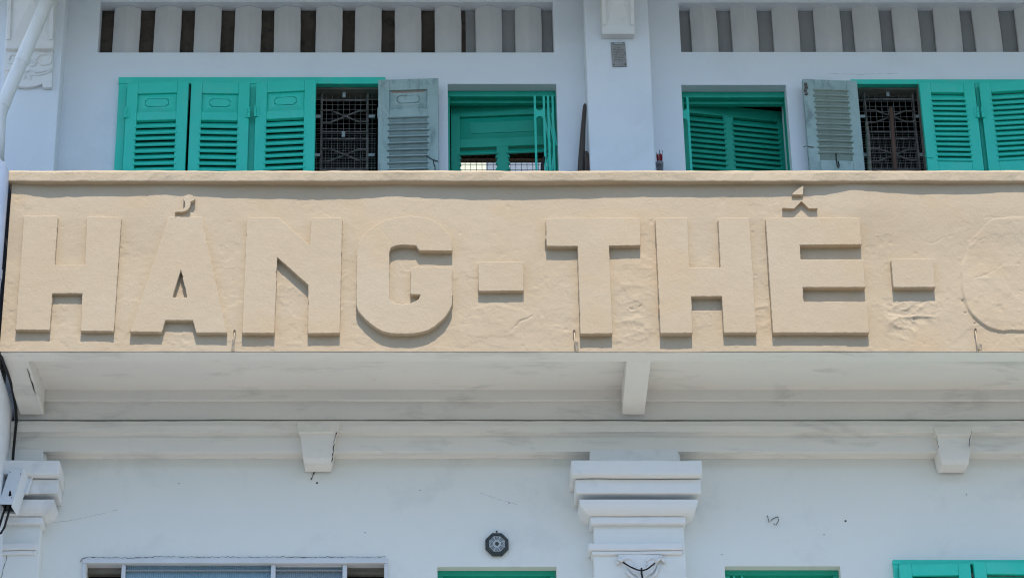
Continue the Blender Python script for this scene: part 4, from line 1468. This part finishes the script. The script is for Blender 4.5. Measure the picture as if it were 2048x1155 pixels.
dp = thing('drain_pipe', 'white plastic drain pipe slanting down across the top left corner', 'pipe', P3(4, 222, -.44))
do = Vector(dp.location)
A_, B_ = Vector(P3(112, -40, -.42)), Vector(P3(4, 214, -.44))
rp = .0385
MB().tube([A_ - do, (A_ + (B_ - A_) * .5) - do, B_ - do, Vector(P3(-1, 232, -.44)) - do, Vector(P3(-3, 262, -.44)) - do, Vector(P3(-6, 330, -.44)) - do], rp, 20).build('pipe', M['pvc'], dp, smooth=True)
for t0, t1, rr in ((.56, .66, .0410), (.95, 1.0, .0405)):
    MB().tube([A_ + (B_ - A_) * t0 - do, A_ + (B_ - A_) * t1 - do], rr, 20).build('pipe_collar', M['pvc'], dp, smooth=False)

vp = thing('downpipe', 'glossy downpipe with shade blue in its colour standing beside the left end of the beige parapet', 'pipe', (X(-13, 500, -.8), -.8, 0.14))
vo = Vector(vp.location)
xp = vo.x
rr = X(8.5, 480, -.8) - xp
MB().tube([(0, 0, 0), (0, 0, 4), (0, 0, Z(352, -.8) - vo.z), (-.015, 0, Z(335, -.8) - vo.z), (-.05, 0, Z(318, -.8) - vo.z), (-.11, .01, Z(304, -.8) - vo.z), (-.25, .03, Z(290, -.8) - vo.z)], rr, 24).build('pipe', M['sheet'], vp, smooth=True)
MB().tube([(0, 0, Z(560, -.8) - vo.z), (0, 0, Z(540, -.8) - vo.z)], rr + .004, 24).build('pipe_collar', M['sheet'], vp)

# added unseen terrace behind the viewer; blocks low sky to shade under the balcony
OP = thing('added_opposite_house', 'unseen plain terrace added behind the viewer to block low sky, outside the picture', 'building', (0, -17, 0))
q = MB().box(-30, 30, -27, -17, .002, 11.6).box(-30, 30, -17.25, -17, 11.6, 12.4)
for zz in (4.3, 8.0):
    q.box(-30, 30, -17, -16.8, zz, zz + .25)
o = q.build('wall', M['soffit'], OP)
o.matrix_parent_inverse = Matrix.Translation((0, 17, 0))
wm = MB().box(-.6, .6, -.06, .02, 0, 1.7).mesh('window', M['teal_shaded'])
for zz in (1.2, 5.2, 8.9):
    for i in range(-9, 10):
        link('window', wm, OP, loc=(i * 3.1, .0, zz))

# black cable along the corner
cb = MB().tube([P3(-4, 700, -.75), P3(4, 716, -.70), P3(14, 742, -.57), P3(22, 766, -.44), P3(27, 788, -.32), P3(31, 812, -.2), P3(33, 838, -.16), P3(30, 870, -.16), P3(27, 900, -.16), P3(25, 930, -.18), P3(20, 990, -.3)], .0075, 8).build('black_cable', M['black'], None, 0, True)
tag(cb, 'thick black cable running down the corner under the left end of the balcony', 'cable')

# tin junction box
jb = thing('junction_box', 'white tin junction box with an open dark bottom at the lower left edge', 'box', P3(11, 1008, -.30))
jb.rotation_euler = (R(-13), R(7), R(-16))
bw_, bd_, bh_ = .078, .085, .225
q = MB()
q.box(-bw_ / 2, bw_ / 2, -.003, 0, 0, bh_).box(bw_ / 2 - .003, bw_ / 2, 0, bd_, -.012, bh_).box(-bw_ / 2, -bw_ / 2 + .003, 0, bd_, 0, bh_).box(-bw_ / 2 + .003, bw_ / 2 - .003, bd_ - .003, bd_, 0, bh_).box(-bw_ / 2 + .003, bw_ / 2 - .003, 0, bd_ - .003, bh_ - .003, bh_)
q.build('box_body', M['tin'], jb)
MB().box(-bw_ / 2 - .003, bw_ / 2 + .018, bd_ - .012, bd_ + .006, bh_ - .10, bh_ + .006).build('box_lid', M['tin'], jb, .002)
MB().box(-bw_ / 2 + .0035, bw_ / 2 - .0035, .0035, bd_ - .0035, .012, .06).build('cavity_shade_fill', M['black'], jb, .003)  # black fill stands for the dark inside of the open box
for px_, pz_ in ((.032, .19), (.025, .04), (-.03, .2)):
    MB().tube([(px_, -.006, pz_), (px_, -.001, pz_)], .003, 6).build('screw', M['bracket'], jb)
lp = [(-.012, .03, .06), (-.014, .03, -.05), (-.012, .03, -.14), (-.004, .03, -.165), (.010, .03, -.155), (.018, .03, -.12), (.016, .03, -.05), (.012, .03, .06)]
MB().tube(lp, .0062, 8).build('cable_loop', M['black'], jb, smooth=True)
